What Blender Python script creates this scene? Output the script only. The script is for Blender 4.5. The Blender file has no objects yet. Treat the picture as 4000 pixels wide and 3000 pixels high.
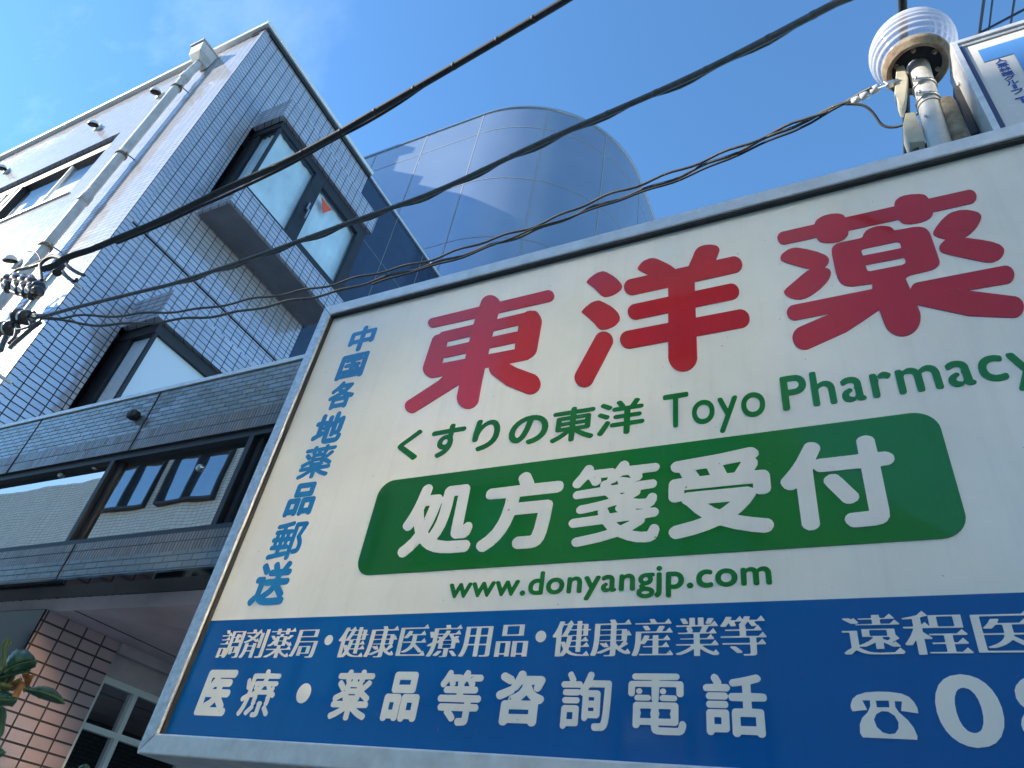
import bpy, bmesh, math, random
import numpy as np
from mathutils import Vector, Matrix
from mathutils.geometry import tessellate_polygon, delaunay_2d_cdt
random.seed(7)
SC = bpy.context.scene
COL = SC.collection

# ------------------------------------------------------------------ camera
# camera axes solved from the photograph's three vanishing points
# (columns: world X, Y, Z in camera coordinates right / down / forward)
CB = np.array([[0.89605475, 0.42150638, 0.13934939],
               [-0.16359985, 0.60531948, -0.77898871],
               [-0.41269961, 0.675219, 0.61135778]])
FPX = 2754.6
EYE = np.array([0.0, 0.0, 1.55])
cam = bpy.data.cameras.new("camera")
cam.sensor_width = 36.0
cam.lens = FPX / 4000 * 36.0
cam.clip_start = 0.05
cam.clip_end = 2000
camo = bpy.data.objects.new("camera", cam)
COL.objects.link(camo)
_r, _d, _f = CB[0], CB[1], CB[2]
camo.matrix_world = Matrix(((_r[0], -_d[0], -_f[0], EYE[0]), (_r[1], -_d[1], -_f[1], EYE[1]),
                            (_r[2], -_d[2], -_f[2], EYE[2]), (0, 0, 0, 1)))
SC.camera = camo

# ------------------------------------------------------------------ light
SUN = np.array([-0.76, -0.447, 0.455])
SUN = SUN / np.linalg.norm(SUN)
elev = math.asin(SUN[2])
world = bpy.data.worlds.new("World")
SC.world = world
world.use_nodes = True
wn = world.node_tree
bg = wn.nodes["Background"]
sky = wn.nodes.new("ShaderNodeTexSky")
sky.sky_type = 'NISHITA'
sky.sun_disc = False
sky.sun_elevation = elev
sky.sun_rotation = math.atan2(SUN[0], SUN[1])
sky.altitude = 0
sky.air_density = 1.0
sky.dust_density = 0.05
sky.ozone_density = 2.2
# thin high cloud towards the sun side
tc = wn.nodes.new("ShaderNodeTexCoord")
cn = wn.nodes.new("ShaderNodeTexNoise")
cn.inputs["Scale"].default_value = 2.6
cn.inputs["Detail"].default_value = 7
cn.inputs["Roughness"].default_value = 0.6
mp = wn.nodes.new("ShaderNodeMapping")
mp.inputs["Scale"].default_value = (1.0, 1.6, 1.0)
mp.inputs["Location"].default_value = (0.35, 0.1, 0.0)
wn.links.new(tc.outputs["Generated"], mp.inputs["Vector"])
wn.links.new(mp.outputs[0], cn.inputs["Vector"])
cr = wn.nodes.new("ShaderNodeMapRange")
cr.inputs["From Min"].default_value = 0.52
cr.inputs["From Max"].default_value = 0.85
cr.inputs["To Max"].default_value = 0.75
wn.links.new(cn.outputs["Fac"], cr.inputs["Value"])
sx = wn.nodes.new("ShaderNodeSeparateXYZ")
wn.links.new(tc.outputs["Generated"], sx.inputs[0])
cx = wn.nodes.new("ShaderNodeMapRange")
cx.inputs["From Min"].default_value = -0.35
cx.inputs["From Max"].default_value = -0.75
wn.links.new(sx.outputs["X"], cx.inputs["Value"])
cm = wn.nodes.new("ShaderNodeMath")
cm.operation = 'MULTIPLY'
wn.links.new(cr.outputs[0], cm.inputs[0])
cy = wn.nodes.new("ShaderNodeMapRange")
cy.inputs["From Min"].default_value = -0.05
cy.inputs["From Max"].default_value = -0.40
wn.links.new(sx.outputs["Y"], cy.inputs["Value"])
cmx = wn.nodes.new("ShaderNodeMath")
cmx.operation = 'MAXIMUM'
wn.links.new(cx.outputs[0], cmx.inputs[0])
wn.links.new(cy.outputs[0], cmx.inputs[1])
wn.links.new(cmx.outputs[0], cm.inputs[1])
mx = wn.nodes.new("ShaderNodeMix")
mx.data_type = 'RGBA'
mx.inputs["B"].default_value = (3.2, 4.2, 5.0, 1)
wn.links.new(cm.outputs[0], mx.inputs["Factor"])
tint = wn.nodes.new("ShaderNodeMix")
tint.data_type = 'RGBA'
tint.blend_type = 'MULTIPLY'
tint.inputs["Factor"].default_value = 1.0
tint.inputs["B"].default_value = (0.60, 0.905, 1.07, 1)
wn.links.new(sky.outputs[0], tint.inputs["A"])
wn.links.new(tint.outputs["Result"], mx.inputs["A"])
wn.links.new(mx.outputs["Result"], bg.inputs["Color"])
bg.inputs["Strength"].default_value = 0.12
sl = bpy.data.lights.new("sun", 'SUN')
sl.energy = 3.6
sl.angle = math.radians(0.55)
sl.color = (1.0, 0.92, 0.80)
slo = bpy.data.objects.new("sun", sl)
COL.objects.link(slo)
slo.rotation_euler = Vector(SUN).to_track_quat('Z', 'Y').to_euler()
SC.cycles.blur_glossy = 0.1
SC.cycles.sample_clamp_indirect = 60
SC.view_settings.view_transform = 'Standard'
SC.view_settings.look = 'None'
SC.view_settings.gamma = 1
SC.view_settings.use_curve_mapping = False
SC.view_settings.exposure = 1.5


# ------------------------------------------------------------------ rays
def ray(px, py):
    d = CB.T @ np.array([px - 2000.0, py - 1500.0, FPX])
    return d / np.linalg.norm(d)


def onX(px, py, x):
    d = ray(px, py)
    return EYE + d * ((x - EYE[0]) / d[0])


def onY(px, py, y):
    d = ray(px, py)
    return EYE + d * ((y - EYE[1]) / d[1])


def onZ(px, py, z):
    d = ray(px, py)
    return EYE + d * ((z - EYE[2]) / d[2])


def atD(px, py, dist):
    return EYE + ray(px, py) * dist


def zm(x0, y0, s):
    return lambda a, b: (x0 + a * s, y0 + b * s)


Z1 = zm(0, 0, 1400 / 2212)
Z2 = zm(0, 900, 1400 / 2212)
Z3 = zm(0, 1950, 1400 / 2212)
ZT = zm(1300, 300, 1400 / 2212)
Z5 = zm(3100, 0, 900 / 2212)
Z6 = zm(2600, 600, 1400 / 2212)
ZG = zm(0, 2400, 500 / 1382)
ZR7 = zm(0, 950, 450 / 1357)
ZB4 = zm(800, 350, 650 / 1961)
ZK3 = zm(3700, 100, 300 / 1106)


# ------------------------------------------------------------------ mesh helpers
class MB:
    def __init__(self):
        self.v, self.f, self.smooth = [], [], []

    def add(self, vs, fs, smooth=False):
        o = len(self.v)
        self.v += [tuple(map(float, p)) for p in vs]
        for f in fs:
            self.f.append([i + o for i in f])
            self.smooth.append(smooth)
        return self

    def box(self, x0, x1, y0, y1, z0, z1):
        vs = [(x, y, z) for z in (z0, z1) for y in (y0, y1) for x in (x0, x1)]
        return self.add(vs, [(0, 2, 3, 1), (4, 5, 7, 6), (0, 1, 5, 4), (2, 6, 7, 3), (0, 4, 6, 2), (1, 3, 7, 5)])

    def obox(self, c, ax, ay, az, hx, hy, hz):
        c, ax, ay, az = map(Vector, (c, ax, ay, az))
        vs = [c + ax * hx * i + ay * hy * j + az * hz * k for k in (-1, 1) for j in (-1, 1) for i in (-1, 1)]
        return self.add(vs, [(0, 2, 3, 1), (4, 5, 7, 6), (0, 1, 5, 4), (2, 6, 7, 3), (0, 4, 6, 2), (1, 3, 7, 5)])

    def tube(self, path, r, seg=10, caps=True):
        P = [Vector(tuple(map(float, p))) for p in path]
        n = len(P)
        rs = r if hasattr(r, '__len__') else [r] * n
        vs = []
        t0 = (P[1] - P[0]).normalized()
        up = Vector((0, 0, 1)) if abs(t0.z) < 0.9 else Vector((1, 0, 0))
        u = t0.cross(up).normalized()
        for i, p in enumerate(P):
            a = P[max(0, i - 1)]
            b = P[min(n - 1, i + 1)]
            t = (b - a).normalized()
            u = (u - t * u.dot(t)).normalized()
            w = t.cross(u)
            for k in range(seg):
                an = 2 * math.pi * k / seg
                vs.append(p + (u * math.cos(an) + w * math.sin(an)) * rs[i])
        fs = []
        for i in range(n - 1):
            for k in range(seg):
                k2 = (k + 1) % seg
                fs.append((i * seg + k, i * seg + k2, (i + 1) * seg + k2, (i + 1) * seg + k))
        self.add(vs, fs, True)
        if caps:
            self.add(vs[:seg], [tuple(range(seg))[::-1]])
            self.add(vs[-seg:], [tuple(range(seg))])
        return self

    def lathe(self, origin, axis, prof, seg=40, smooth=True):
        o, t = Vector(origin), Vector(axis).normalized()
        up = Vector((0, 0, 1)) if abs(t.z) < 0.9 else Vector((1, 0, 0))
        u = t.cross(up).normalized()
        w = t.cross(u)
        vs = []
        for (r, h) in prof:
            for k in range(seg):
                an = 2 * math.pi * k / seg
                vs.append(o + t * h + (u * math.cos(an) + w * math.sin(an)) * r)
        fs = []
        for i in range(len(prof) - 1):
            for k in range(seg):
                k2 = (k + 1) % seg
                fs.append((i * seg + k, i * seg + k2, (i + 1) * seg + k2, (i + 1) * seg + k))
        return self.add(vs, fs, smooth)

    def prism(self, poly, off):
        """closed polygon of 3D points swept by a vector"""
        n = len(poly)
        off = Vector(off)
        A = [Vector(tuple(p)) for p in poly]
        vs = A + [p + off for p in A]
        tri = tessellate_polygon([A])
        fs = [tuple(t) for t in tri] + [tuple(i + n for i in t)[::-1] for t in tri]
        fs += [(i, (i + 1) % n, (i + 1) % n + n, i + n) for i in range(n)]
        return self.add(vs, fs)

    def build(self, name, mat, parent=None, bevel=0, origin=None, merge=False):
        me = bpy.data.meshes.new(name)
        vs = self.v
        base = Vector(origin) if origin is not None else Vector((0, 0, 0))
        if parent is not None:
            base = wloc(parent)
        vs = [(p[0] - base[0], p[1] - base[1], p[2] - base[2]) for p in vs]
        me.from_pydata(vs, [], self.f)
        me.polygons.foreach_set("use_smooth", self.smooth)
        me.materials.append(mat)
        me.validate()
        bm = bmesh.new()
        bm.from_mesh(me)
        bmesh.ops.recalc_face_normals(bm, faces=bm.faces)
        bm.to_mesh(me)
        bm.free()
        me.update()
        o = bpy.data.objects.new(name, me)
        COL.objects.link(o)
        if parent is not None:
            o.parent = parent
        else:
            o.location = base
        if bevel:
            b = o.modifiers.new("bevel", 'BEVEL')
            b.width = bevel
            b.segments = 2
            b.limit_method = 'ANGLE'
        return o


def wloc(o):
    p = Vector((0, 0, 0))
    while o is not None:
        p = p + o.location
        o = o.parent
    return p


def thing(name, label, cat, loc=(0, 0, 0), group=None):
    o = bpy.data.objects.new(name, None)
    o.empty_display_size = 0.1
    COL.objects.link(o)
    o.location = loc
    o["label"] = label
    o["category"] = cat
    if group:
        o["group"] = group
    return o


def tag(o, label, cat, group=None):
    o["label"] = label
    o["category"] = cat
    if group:
        o["group"] = group
    return o


# ------------------------------------------------------------------ materials
class NT:
    def __init__(self, name):
        self.m = bpy.data.materials.new(name)
        self.m.use_nodes = True
        self.n = self.m.node_tree
        self.b = self.n.nodes["Principled BSDF"]

    def new(self, t, **kw):
        nd = self.n.nodes.new(t)
        for k, v in kw.items():
            if k.startswith('_'):
                setattr(nd, k[1:], v)
            else:
                nd.inputs[k.replace('__', ' ')].default_value = v
        return nd

    def link(self, a, b):
        self.n.links.new(a, b)

    def coord(self):
        return self.new("ShaderNodeNewGeometry").outputs["Position"]

    def noise(self, scale, detail=4, rough=0.55, vec=None):
        nd = self.new("ShaderNodeTexNoise", Scale=scale, Detail=detail, Roughness=rough)
        self.link(vec if vec is not None else self.coord(), nd.inputs["Vector"])
        return nd.outputs["Fac"]

    def ramp(self, fac, c0, c1, p0=0.3, p1=0.7):
        r = self.new("ShaderNodeValToRGB")
        r.color_ramp.elements[0].position = p0
        r.color_ramp.elements[1].position = p1
        r.color_ramp.elements[0].color = (*c0, 1)
        r.color_ramp.elements[1].color = (*c1, 1)
        self.link(fac, r.inputs[0])
        return r.outputs[0]

    def mix(self, fac, a, b, mode='MIX'):
        nd = self.new("ShaderNodeMix", _data_type='RGBA', _blend_type=mode)
        for s, val in (("Factor", fac), ("A", a), ("B", b)):
            if isinstance(val, (tuple, list)):
                nd.inputs[s].default_value = (*val, 1)
            elif isinstance(val, (int, float)):
                nd.inputs[s].default_value = val
            else:
                self.link(val, nd.inputs[s])
        return nd.outputs["Result"]

    def bump(self, h, strength=0.2, dist=0.01, normal=None):
        nd = self.new("ShaderNodeBump", Strength=strength, Distance=dist)
        self.link(h, nd.inputs["Height"])
        if normal is not None:
            self.link(normal, nd.inputs["Normal"])
        return nd.outputs[0]

    def set(self, **kw):
        names = dict(base="Base Color", rough="Roughness", metal="Metallic", ior="IOR", coat="Coat Weight",
                     coat_rough="Coat Roughness", normal="Normal", spec="Specular IOR Level", alpha="Alpha",
                     trans="Transmission Weight", coat_ior="Coat IOR")
        for k, v in kw.items():
            s = self.b.inputs[names[k]]
            if isinstance(v, tuple):
                s.default_value = (*v, 1)
            elif isinstance(v, (int, float)):
                s.default_value = v
            else:
                self.link(v, s)
        return self


def plain(name, col, rough=0.5, metal=0.0, var=0.12, scale=6.0, bump=0.0, bscale=60, **kw):
    t = NT(name)
    f = t.noise(scale, 5)
    lo = tuple(c * (1 - var) for c in col)
    hi = tuple(min(1, c * (1 + var)) for c in col)
    t.set(base=t.ramp(f, lo, hi), rough=rough, metal=metal, **kw)
    if bump:
        t.set(normal=t.bump(t.noise(bscale, 3), bump, 0.002))
    return t.m


def tile_mat(name, c1, c2, mortar, bw, bh, ms=0.004, rough=0.15, metal=0.0, ior=1.5, wob=0.03, offset=0.0,
             bumpd=0.002, dirt=0.25, coat=0.0, phase=(0.0, 0.0), swap=False):
    """glazed wall tile laid on axis-aligned walls (u runs along x or y, v along z)"""
    t = NT(name)
    s = t.new("ShaderNodeSeparateXYZ")
    t.link(t.coord(), s.inputs[0])
    u = t.new("ShaderNodeMath", _operation='ADD')
    t.link(s.outputs[0], u.inputs[0])
    t.link(s.outputs[1], u.inputs[1])
    u2 = t.new("ShaderNodeMath", _operation='ADD')
    t.link(u.outputs[0], u2.inputs[0])
    u2.inputs[1].default_value = 50 + phase[0]
    v2 = t.new("ShaderNodeMath", _operation='ADD')
    t.link(s.outputs[2], v2.inputs[0])
    v2.inputs[1].default_value = 50 + phase[1]
    c = t.new("ShaderNodeCombineXYZ")
    t.link(u2.outputs[0], c.inputs[1 if swap else 0])
    t.link(v2.outputs[0], c.inputs[0 if swap else 1])
    br = t.new("ShaderNodeTexBrick", _offset=offset, _squash=1.0)
    br.inputs["Scale"].default_value = 1.0
    br.inputs["Brick Width"].default_value = bw
    br.inputs["Row Height"].default_value = bh
    br.inputs["Mortar Size"].default_value = ms
    br.inputs["Mortar Smooth"].default_value = 0.15
    br.inputs["Bias"].default_value = 0.0
    br.inputs["Color1"].default_value = (*c1, 1)
    br.inputs["Color2"].default_value = (*c2, 1)
    br.inputs["Mortar"].default_value = (*mortar, 1)
    t.link(c.outputs[0], br.inputs["Vector"])
    base = br.outputs["Color"]
    if dirt:
        f = t.noise(1.3, 6, 0.65)
        base = t.mix(t.ramp(f, (0, 0, 0), (dirt, dirt, dirt), 0.45, 0.8), base, tuple(x * 0.45 for x in c1))
    ms_ = t.new("ShaderNodeMapping")
    ms_.inputs["Scale"].default_value = (7, 7, .55)
    t.link(t.coord(), ms_.inputs["Vector"])
    base = t.mix(t.ramp(t.noise(1.0, 6, .7, ms_.outputs[0]), (0, 0, 0), (.38, .38, .38), .5, .75), base, tuple(x * .5 for x in c2))
    # every tile sits at a slightly different tilt
    sc = t.new("ShaderNodeVectorMath", _operation='DIVIDE')
    t.link(c.outputs[0], sc.inputs[0])
    sc.inputs[1].default_value = (bw, bh, 1)
    fl = t.new("ShaderNodeVectorMath", _operation='FLOOR')
    t.link(sc.outputs[0], fl.inputs[0])
    wn_ = t.new("ShaderNodeTexWhiteNoise", _noise_dimensions='2D')
    t.link(fl.outputs[0], wn_.inputs["Vector"])
    sb = t.new("ShaderNodeVectorMath", _operation='SUBTRACT')
    t.link(wn_.outputs["Color"], sb.inputs[0])
    sb.inputs[1].default_value = (0.5, 0.5, 0.5)
    ml = t.new("ShaderNodeVectorMath", _operation='SCALE')
    t.link(sb.outputs[0], ml.inputs[0])
    ml.inputs["Scale"].default_value = wob
    gn = t.new("ShaderNodeNewGeometry")
    ad = t.new("ShaderNodeVectorMath", _operation='ADD')
    t.link(gn.outputs["Normal"], ad.inputs[0])
    t.link(ml.outputs[0], ad.inputs[1])
    nm = t.new("ShaderNodeVectorMath", _operation='NORMALIZE')
    t.link(ad.outputs[0], nm.inputs[0])
    inv = t.new("ShaderNodeMath", _operation='SUBTRACT')
    inv.inputs[0].default_value = 1.0
    t.link(br.outputs["Fac"], inv.inputs[1])
    nrm = t.bump(inv.outputs[0], 0.6, bumpd, nm.outputs[0])
    rr = t.new("ShaderNodeMapRange")
    rr.inputs["To Min"].default_value = rough
    rr.inputs["To Max"].default_value = 0.8
    t.link(br.outputs["Fac"], rr.inputs["Value"])
    mm = t.new("ShaderNodeMapRange")
    mm.inputs["To Min"].default_value = metal
    mm.inputs["To Max"].default_value = 0.0
    t.link(br.outputs["Fac"], mm.inputs["Value"])
    t.set(base=base, normal=nrm, rough=rr.outputs[0], metal=mm.outputs[0], ior=ior, coat=coat)
    return t.m


M = {}
M['tile_white'] = tile_mat('lustre_tile', (.60, .605, .65), (.52, .53, .59), (.022, .022, .025), .1, .05, .0044,
                           rough=.12, metal=.34, ior=1.6, wob=.04, phase=(-2.6016 + 4.866, -5.0309))
M['tile_dark'] = tile_mat('mirrored_grey_tile', (.20, .235, .25), (.16, .195, .21), (.03, .033, .036), .075, .026, .0022,
                          rough=.2, ior=1.7, wob=.05, offset=.5, dirt=.3)  # tile of the facade reflected in the fascia; rear walls share it
M['tile_mirrored_soldier'] = tile_mat('mirrored_soldier_tile', (.23, .205, .195), (.18, .16, .155), (.02, .02, .022), .017, .055, .0022,
                             rough=.25, ior=1.6, wob=.06, dirt=.3)  # upright tile bands belonging to the fascia's reflection
M['tile_pink'] = tile_mat('pink_wall_tile', (.50, .335, .345), (.43, .30, .31), (.045, .028, .028), .0965, .0478, .0042,
                          rough=.22, ior=1.6, wob=.02, phase=(3.1 - 1.8552, -2.2537 + .0478 * 50), dirt=.15)
M['champagne'] = plain('champagne_reflector', (.95, .82, .50), .25, 1.0, var=.05)  # warm metal of the added sun reflector
M['cream'] = plain('cream_bounce_render', (.78, .68, .50), .8, var=.1, scale=2)
M['tile_street'] = tile_mat('street_building_tile', (.72, .71, .66), (.63, .63, .58), (.25, .25, .23), .2, .1, .008,
                            rough=.4, wob=.02)
M['white_metal'] = plain('white_painted_metal', (.72, .72, .70), .35, var=.06, bump=.05)
M['alu'] = plain('anodised_aluminium', (.70, .69, .67), .40, .45, var=.12, scale=25, bump=.12, bscale=300)
M['alu_rough'] = plain('weathered_aluminium', (.60, .60, .61), .42, .6, var=.2, scale=60, bump=.55, bscale=160)
M['black_metal'] = plain('dark_bronze_frame', (.018, .018, .022), .55, .0, var=.3)
M['black_rubber'] = plain('black_cable_sheath', (.022, .021, .022), .65, var=.3, scale=40)
M['cable_grey'] = plain('grey_cable_sheath', (.075, .072, .065), .45, var=.3, scale=30)
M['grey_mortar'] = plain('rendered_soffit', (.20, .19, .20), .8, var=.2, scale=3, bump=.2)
M['pink_soffit'] = plain('pink_soffit_board', (.48, .38, .39), .6, var=.28, scale=3.2, bump=.25)
M['pipe'] = plain('grey_white_pvc', (.60, .585, .56), .45, var=.18, scale=9, bump=.1)
M['steel'] = plain('stainless_steel', (.5, .5, .5), .3, .9, var=.2)
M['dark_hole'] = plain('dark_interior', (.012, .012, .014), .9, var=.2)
M['blue_plastic'] = plain('blue_gasket', (.03, .05, .14), .4, var=.1)
M['asphalt'] = plain('pale_paving', (.52, .46, .37), .9, var=.2, scale=3, bump=.3)
M['roof'] = plain('flat_roof_membrane', (.25, .25, .25), .8, var=.2)
M['ceramic'] = plain('white_porcelain', (.65, .66, .66), .15, var=.08)
M['dark_glaze'] = plain('dark_brown_porcelain', (.055, .045, .04), .25, var=.4, scale=30)
M['strap'] = plain('brown_strap', (.28, .15, .04), .5, var=.3)
M['beige'] = plain('beige_steel_box', (.50, .45, .33), .45, var=.15, scale=18, bump=.1)
M['black_steel'] = plain('black_painted_bracket', (.012, .012, .013), .5, var=.3)


def rust_mat():
    t = NT('rusty_galvanised_steel')
    f = t.noise(22, 8, .7)
    g = t.noise(7, 5, .6)
    a = t.ramp(f, (.30, .25, .17), (.11, .05, .022), .40, .60)
    b = t.ramp(g, (.36, .30, .20), (.13, .065, .03), .42, .58)
    t.set(base=t.mix(.5, a, b), rough=.75, normal=t.bump(f, .4, .002))
    return t.m


M['rust'] = rust_mat()


def galv_mat():
    t = NT('galvanised_post')
    f = t.noise(14, 6, .65)
    st = t.new("ShaderNodeMapping")
    st.inputs["Scale"].default_value = (30, 30, 1.2)
    t.link(t.coord(), st.inputs["Vector"])
    s = t.noise(1.0, 4, .6, st.outputs[0])
    a = t.ramp(f, (.46, .45, .42), (.60, .59, .55), .3, .7)
    t.set(base=t.mix(t.ramp(s, (0, 0, 0), (.55, .55, .55), .55, .78), a, (.30, .22, .13)), rough=.5, metal=.25,
          normal=t.bump(f, .12, .002))
    return t.m


M['galv'] = galv_mat()


def sticker(name, col, rough=.22):
    t = NT(name)
    f = t.noise(900, 2)
    fine = t.noise(28, 3)
    lo = tuple(c * .93 for c in col)
    mpn = t.new("ShaderNodeMapping")
    mpn.inputs["Scale"].default_value = (26, 26, 1.1)
    t.link(t.coord(), mpn.inputs["Vector"])
    streak = t.noise(1.0, 5, .7, mpn.outputs[0])
    sp = t.noise(75, 2, .5)
    base = t.ramp(t.noise(3, 6, .65), lo, col, .35, .6)
    base = t.mix(t.ramp(streak, (0, 0, 0), (.22, .22, .22), .5, .8), base, tuple(c * .62 for c in col))
    base = t.mix(t.ramp(sp, (0, 0, 0), (.55, .55, .55), .735, .755), base, (.10, .09, .07))
    t.set(base=base, rough=rough, spec=.2, coat=.5, coat_rough=.04, ior=1.5,
          normal=t.bump(f, .03, .0006, t.bump(fine, .06, .002, t.bump(t.noise(2.2, 2), .25, .012))))
    return t.m


M['sign_white'] = sticker('sign_face_white', (.83, .82, .77))
M['sign_red'] = sticker('sign_red_film', (.46, .014, .016))
M['sign_green'] = sticker('sign_green_film', (.010, .19, .022))
M['sign_blue'] = sticker('sign_blue_film', (.0, .105, .36))
M['sign_sky'] = sticker('sign_sky_blue_film', (.012, .20, .48))
M['clinic_white'] = sticker('clinic_face_white', (.74, .70, .66))
M['clinic_blue'] = sticker('clinic_blue_film', (.10, .30, .68))
M['clinic_ink'] = sticker('clinic_ink_blue', (.02, .07, .36))
M['orange_film'] = sticker('red_orange_film', (.75, .11, .035))


def clad_mat():
    t = NT('blue_grey_metal_cladding')
    f = t.noise(1.1, 3, .5)
    t.set(base=t.ramp(f, (.25, .31, .40), (.28, .345, .43)), rough=.22, metal=.55,
          normal=t.bump(t.noise(2.3, 2), .08, .01))
    return t.m


M['clad'] = clad_mat()
M['seam'] = plain('cladding_joint_sealant', (.25, .26, .27), .6, var=.1)
M['dark_clad'] = plain('dark_glossy_cladding', (.020, .035, .07), .08, .0, var=.15, ior=1.6)
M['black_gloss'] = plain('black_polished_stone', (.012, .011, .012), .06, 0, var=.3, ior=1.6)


def glass_mat(name, tint, refl_ior=1.5, dark=None, rough=.01):
    """architectural pane: what lies behind shows, the outside reflects"""
    t = NT(name)
    n = t.n
    tr = t.new("ShaderNodeBsdfTransparent")
    tr.inputs[0].default_value = (*tint, 1)
    gl = t.new("ShaderNodeBsdfGlossy")
    gl.inputs["Roughness"].default_value = rough
    fr = t.new("ShaderNodeFresnel", IOR=refl_ior)
    gn = t.bump(t.noise(1.6, 2), .06, .02)
    t.link(gn, gl.inputs["Normal"])
    bf = t.new("ShaderNodeNewGeometry")
    iv = t.new("ShaderNodeMath", _operation='SUBTRACT')
    iv.inputs[0].default_value = 1.0
    t.link(bf.outputs["Backfacing"], iv.inputs[1])
    mu = t.new("ShaderNodeMath", _operation='MULTIPLY')
    t.link(fr.outputs[0], mu.inputs[0])
    t.link(iv.outputs[0], mu.inputs[1])
    ms = t.new("ShaderNodeMixShader")
    t.link(mu.outputs[0], ms.inputs[0])
    t.link(tr.outputs[0], ms.inputs[1])
    t.link(gl.outputs[0], ms.inputs[2])
    t.link(ms.outputs[0], n.nodes["Material Output"].inputs["Surface"])
    return t.m


M['glass'] = glass_mat('clear_window_glass', (.95, .98, .99), 1.55)
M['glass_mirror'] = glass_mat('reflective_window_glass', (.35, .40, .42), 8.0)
M['pane_far'] = plain('mirror_like_far_pane', (.5, .55, .6), .05, .95, var=.05)


def plastic_globe():
    t = NT('clear_ribbed_plastic')
    n = t.n
    tr = t.new("ShaderNodeBsdfTransparent")
    tr.inputs[0].default_value = (.93, .94, .97, 1)
    p = t.b
    f = t.noise(30, 6, .7)
    p.inputs["Base Color"].default_value = (.78, .77, .82, 1)
    t.set(rough=.15)
    lw = t.new("ShaderNodeLayerWeight", Blend=.42)
    mr = t.new("ShaderNodeMapRange")
    mr.inputs["To Min"].default_value = .20
    mr.inputs["To Max"].default_value = .80
    t.link(lw.outputs["Facing"], mr.inputs["Value"])
    sp = t.ramp(f, (0, 0, 0), (1, 1, 1), .66, .72)
    t.set(base=t.mix(sp, (.80, .79, .84), (.16, .12, .08)))
    ms = t.new("ShaderNodeMixShader")
    t.link(mr.outputs[0], ms.inputs[0])
    t.link(tr.outputs[0], ms.inputs[1])
    t.link(p.outputs[0], ms.inputs[2])
    t.link(ms.outputs[0], n.nodes["Material Output"].inputs["Surface"])
    return t.m


M['globe'] = plastic_globe()


def blind_mat():
    t = NT('white_roller_blind')
    t.set(base=(.90, .86, .88), rough=.8)
    return t.m


M['blind'] = blind_mat()
M['curtain'] = plain('pale_blue_curtain', (.66, .76, .80), .8, var=.18, scale=2.2)


def leaf_mat():
    t = NT('dark_green_leaf')
    f = t.noise(25, 4)
    t.set(base=t.ramp(f, (.012, .045, .020), (.03, .10, .035), .35, .7), rough=.5,
          normal=t.bump(t.noise(120, 3), .25, .003))
    return t.m


M['leaf'] = leaf_mat()
M['leaf_light'] = plain('young_leaf', (.06, .11, .025), .45, var=.25)
M['twig'] = plain('green_twig', (.10, .12, .03), .6, var=.25)
M['flower'] = plain('withered_flower', (.38, .15, .04), .7, var=.3, scale=60)

# ------------------------------------------------------------------ ground
g = MB().box(-300, 300, -300, 300, -.2, 0).build('street', M['asphalt'])
g["kind"] = "structure"

# ------------------------------------------------------------------ tiled building
XB, YB = -4.866, 1.70          # right wall plane, front wall plane
XO = -4.452                    # outer face of the bays
YE = 3.656                     # back end of the tiled part
RT = 8.80
tb = thing('tiled_building', 'white lustre tiled building corner with drainpipe and projecting bay windows', 'building', (XB, YB, 0))
XL = -13.0
wx0, wx1, wz0, wz1 = -9.6, -6.43, 6.60, 7.69
m = MB()
m.box(XL, wx0, YB, YB + .25, 0, RT)
m.box(wx1, XB, YB, YB + .25, 0, RT)
m.box(wx0, wx1, YB, YB + .25, 0, wz0)
m.box(wx0, wx1, YB, YB + .25, wz1, RT)
m.build('front_wall', M['tile_white'], tb)
# right wall with the two window openings
bay = [(6.20, 6.455, 7.555, 7.85), (3.10, 3.35, 4.795, 5.075)]   # sill bottom, sill top, head bottom, head top
m = MB()
zs = [0]
for (a, b, c, d) in bay[::-1]:
    zs += [b, c]
zs += [RT]
BY0, BY1 = 2.135, 3.70
for i in range(0, len(zs), 2):
    m.box(XB - .25, XB, YB + .2502, YE, zs[i], zs[i + 1])
for (a, b, c, d) in bay:
    m.box(XB - .25, XB, YB + .2502, BY0, b, c)
m.build('side_wall', M['tile_white'], tb)
MB().box(XB - .01, XB + .004, YB + .004, YE, 5.60, 5.618).build('joint_strip', M['dark_hole'], tb)
MB().box(XB - .06, XB + .012, YB - .012, YB + .05, 1, RT).build('corner_tile', M['tile_white'], tb)
MB().box(XL, XB - .3, YB + .3, YE - .1, RT - .25, RT - .05).build('roof_slab', M['roof'], tb)
# parapet coping
m = MB()
m.box(XL, XB + .05, YB - .05, YB + .3, RT, RT + .06)
m.box(XB - .3, XB + .05, YB + .3002, YE + .02, RT, RT + .06)
m.build('coping', M['white_metal'], tb, bevel=.008)
m = MB()
m.box(XB - .2, XB + .025, YB - .012, YB + .2, RT - .05, RT - .002)
m.box(XB - .2, XB + .025, YB + .2002, YE + .01, RT - .05, RT - .002)
m.build('coping_drip', M['black_metal'], tb)

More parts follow.
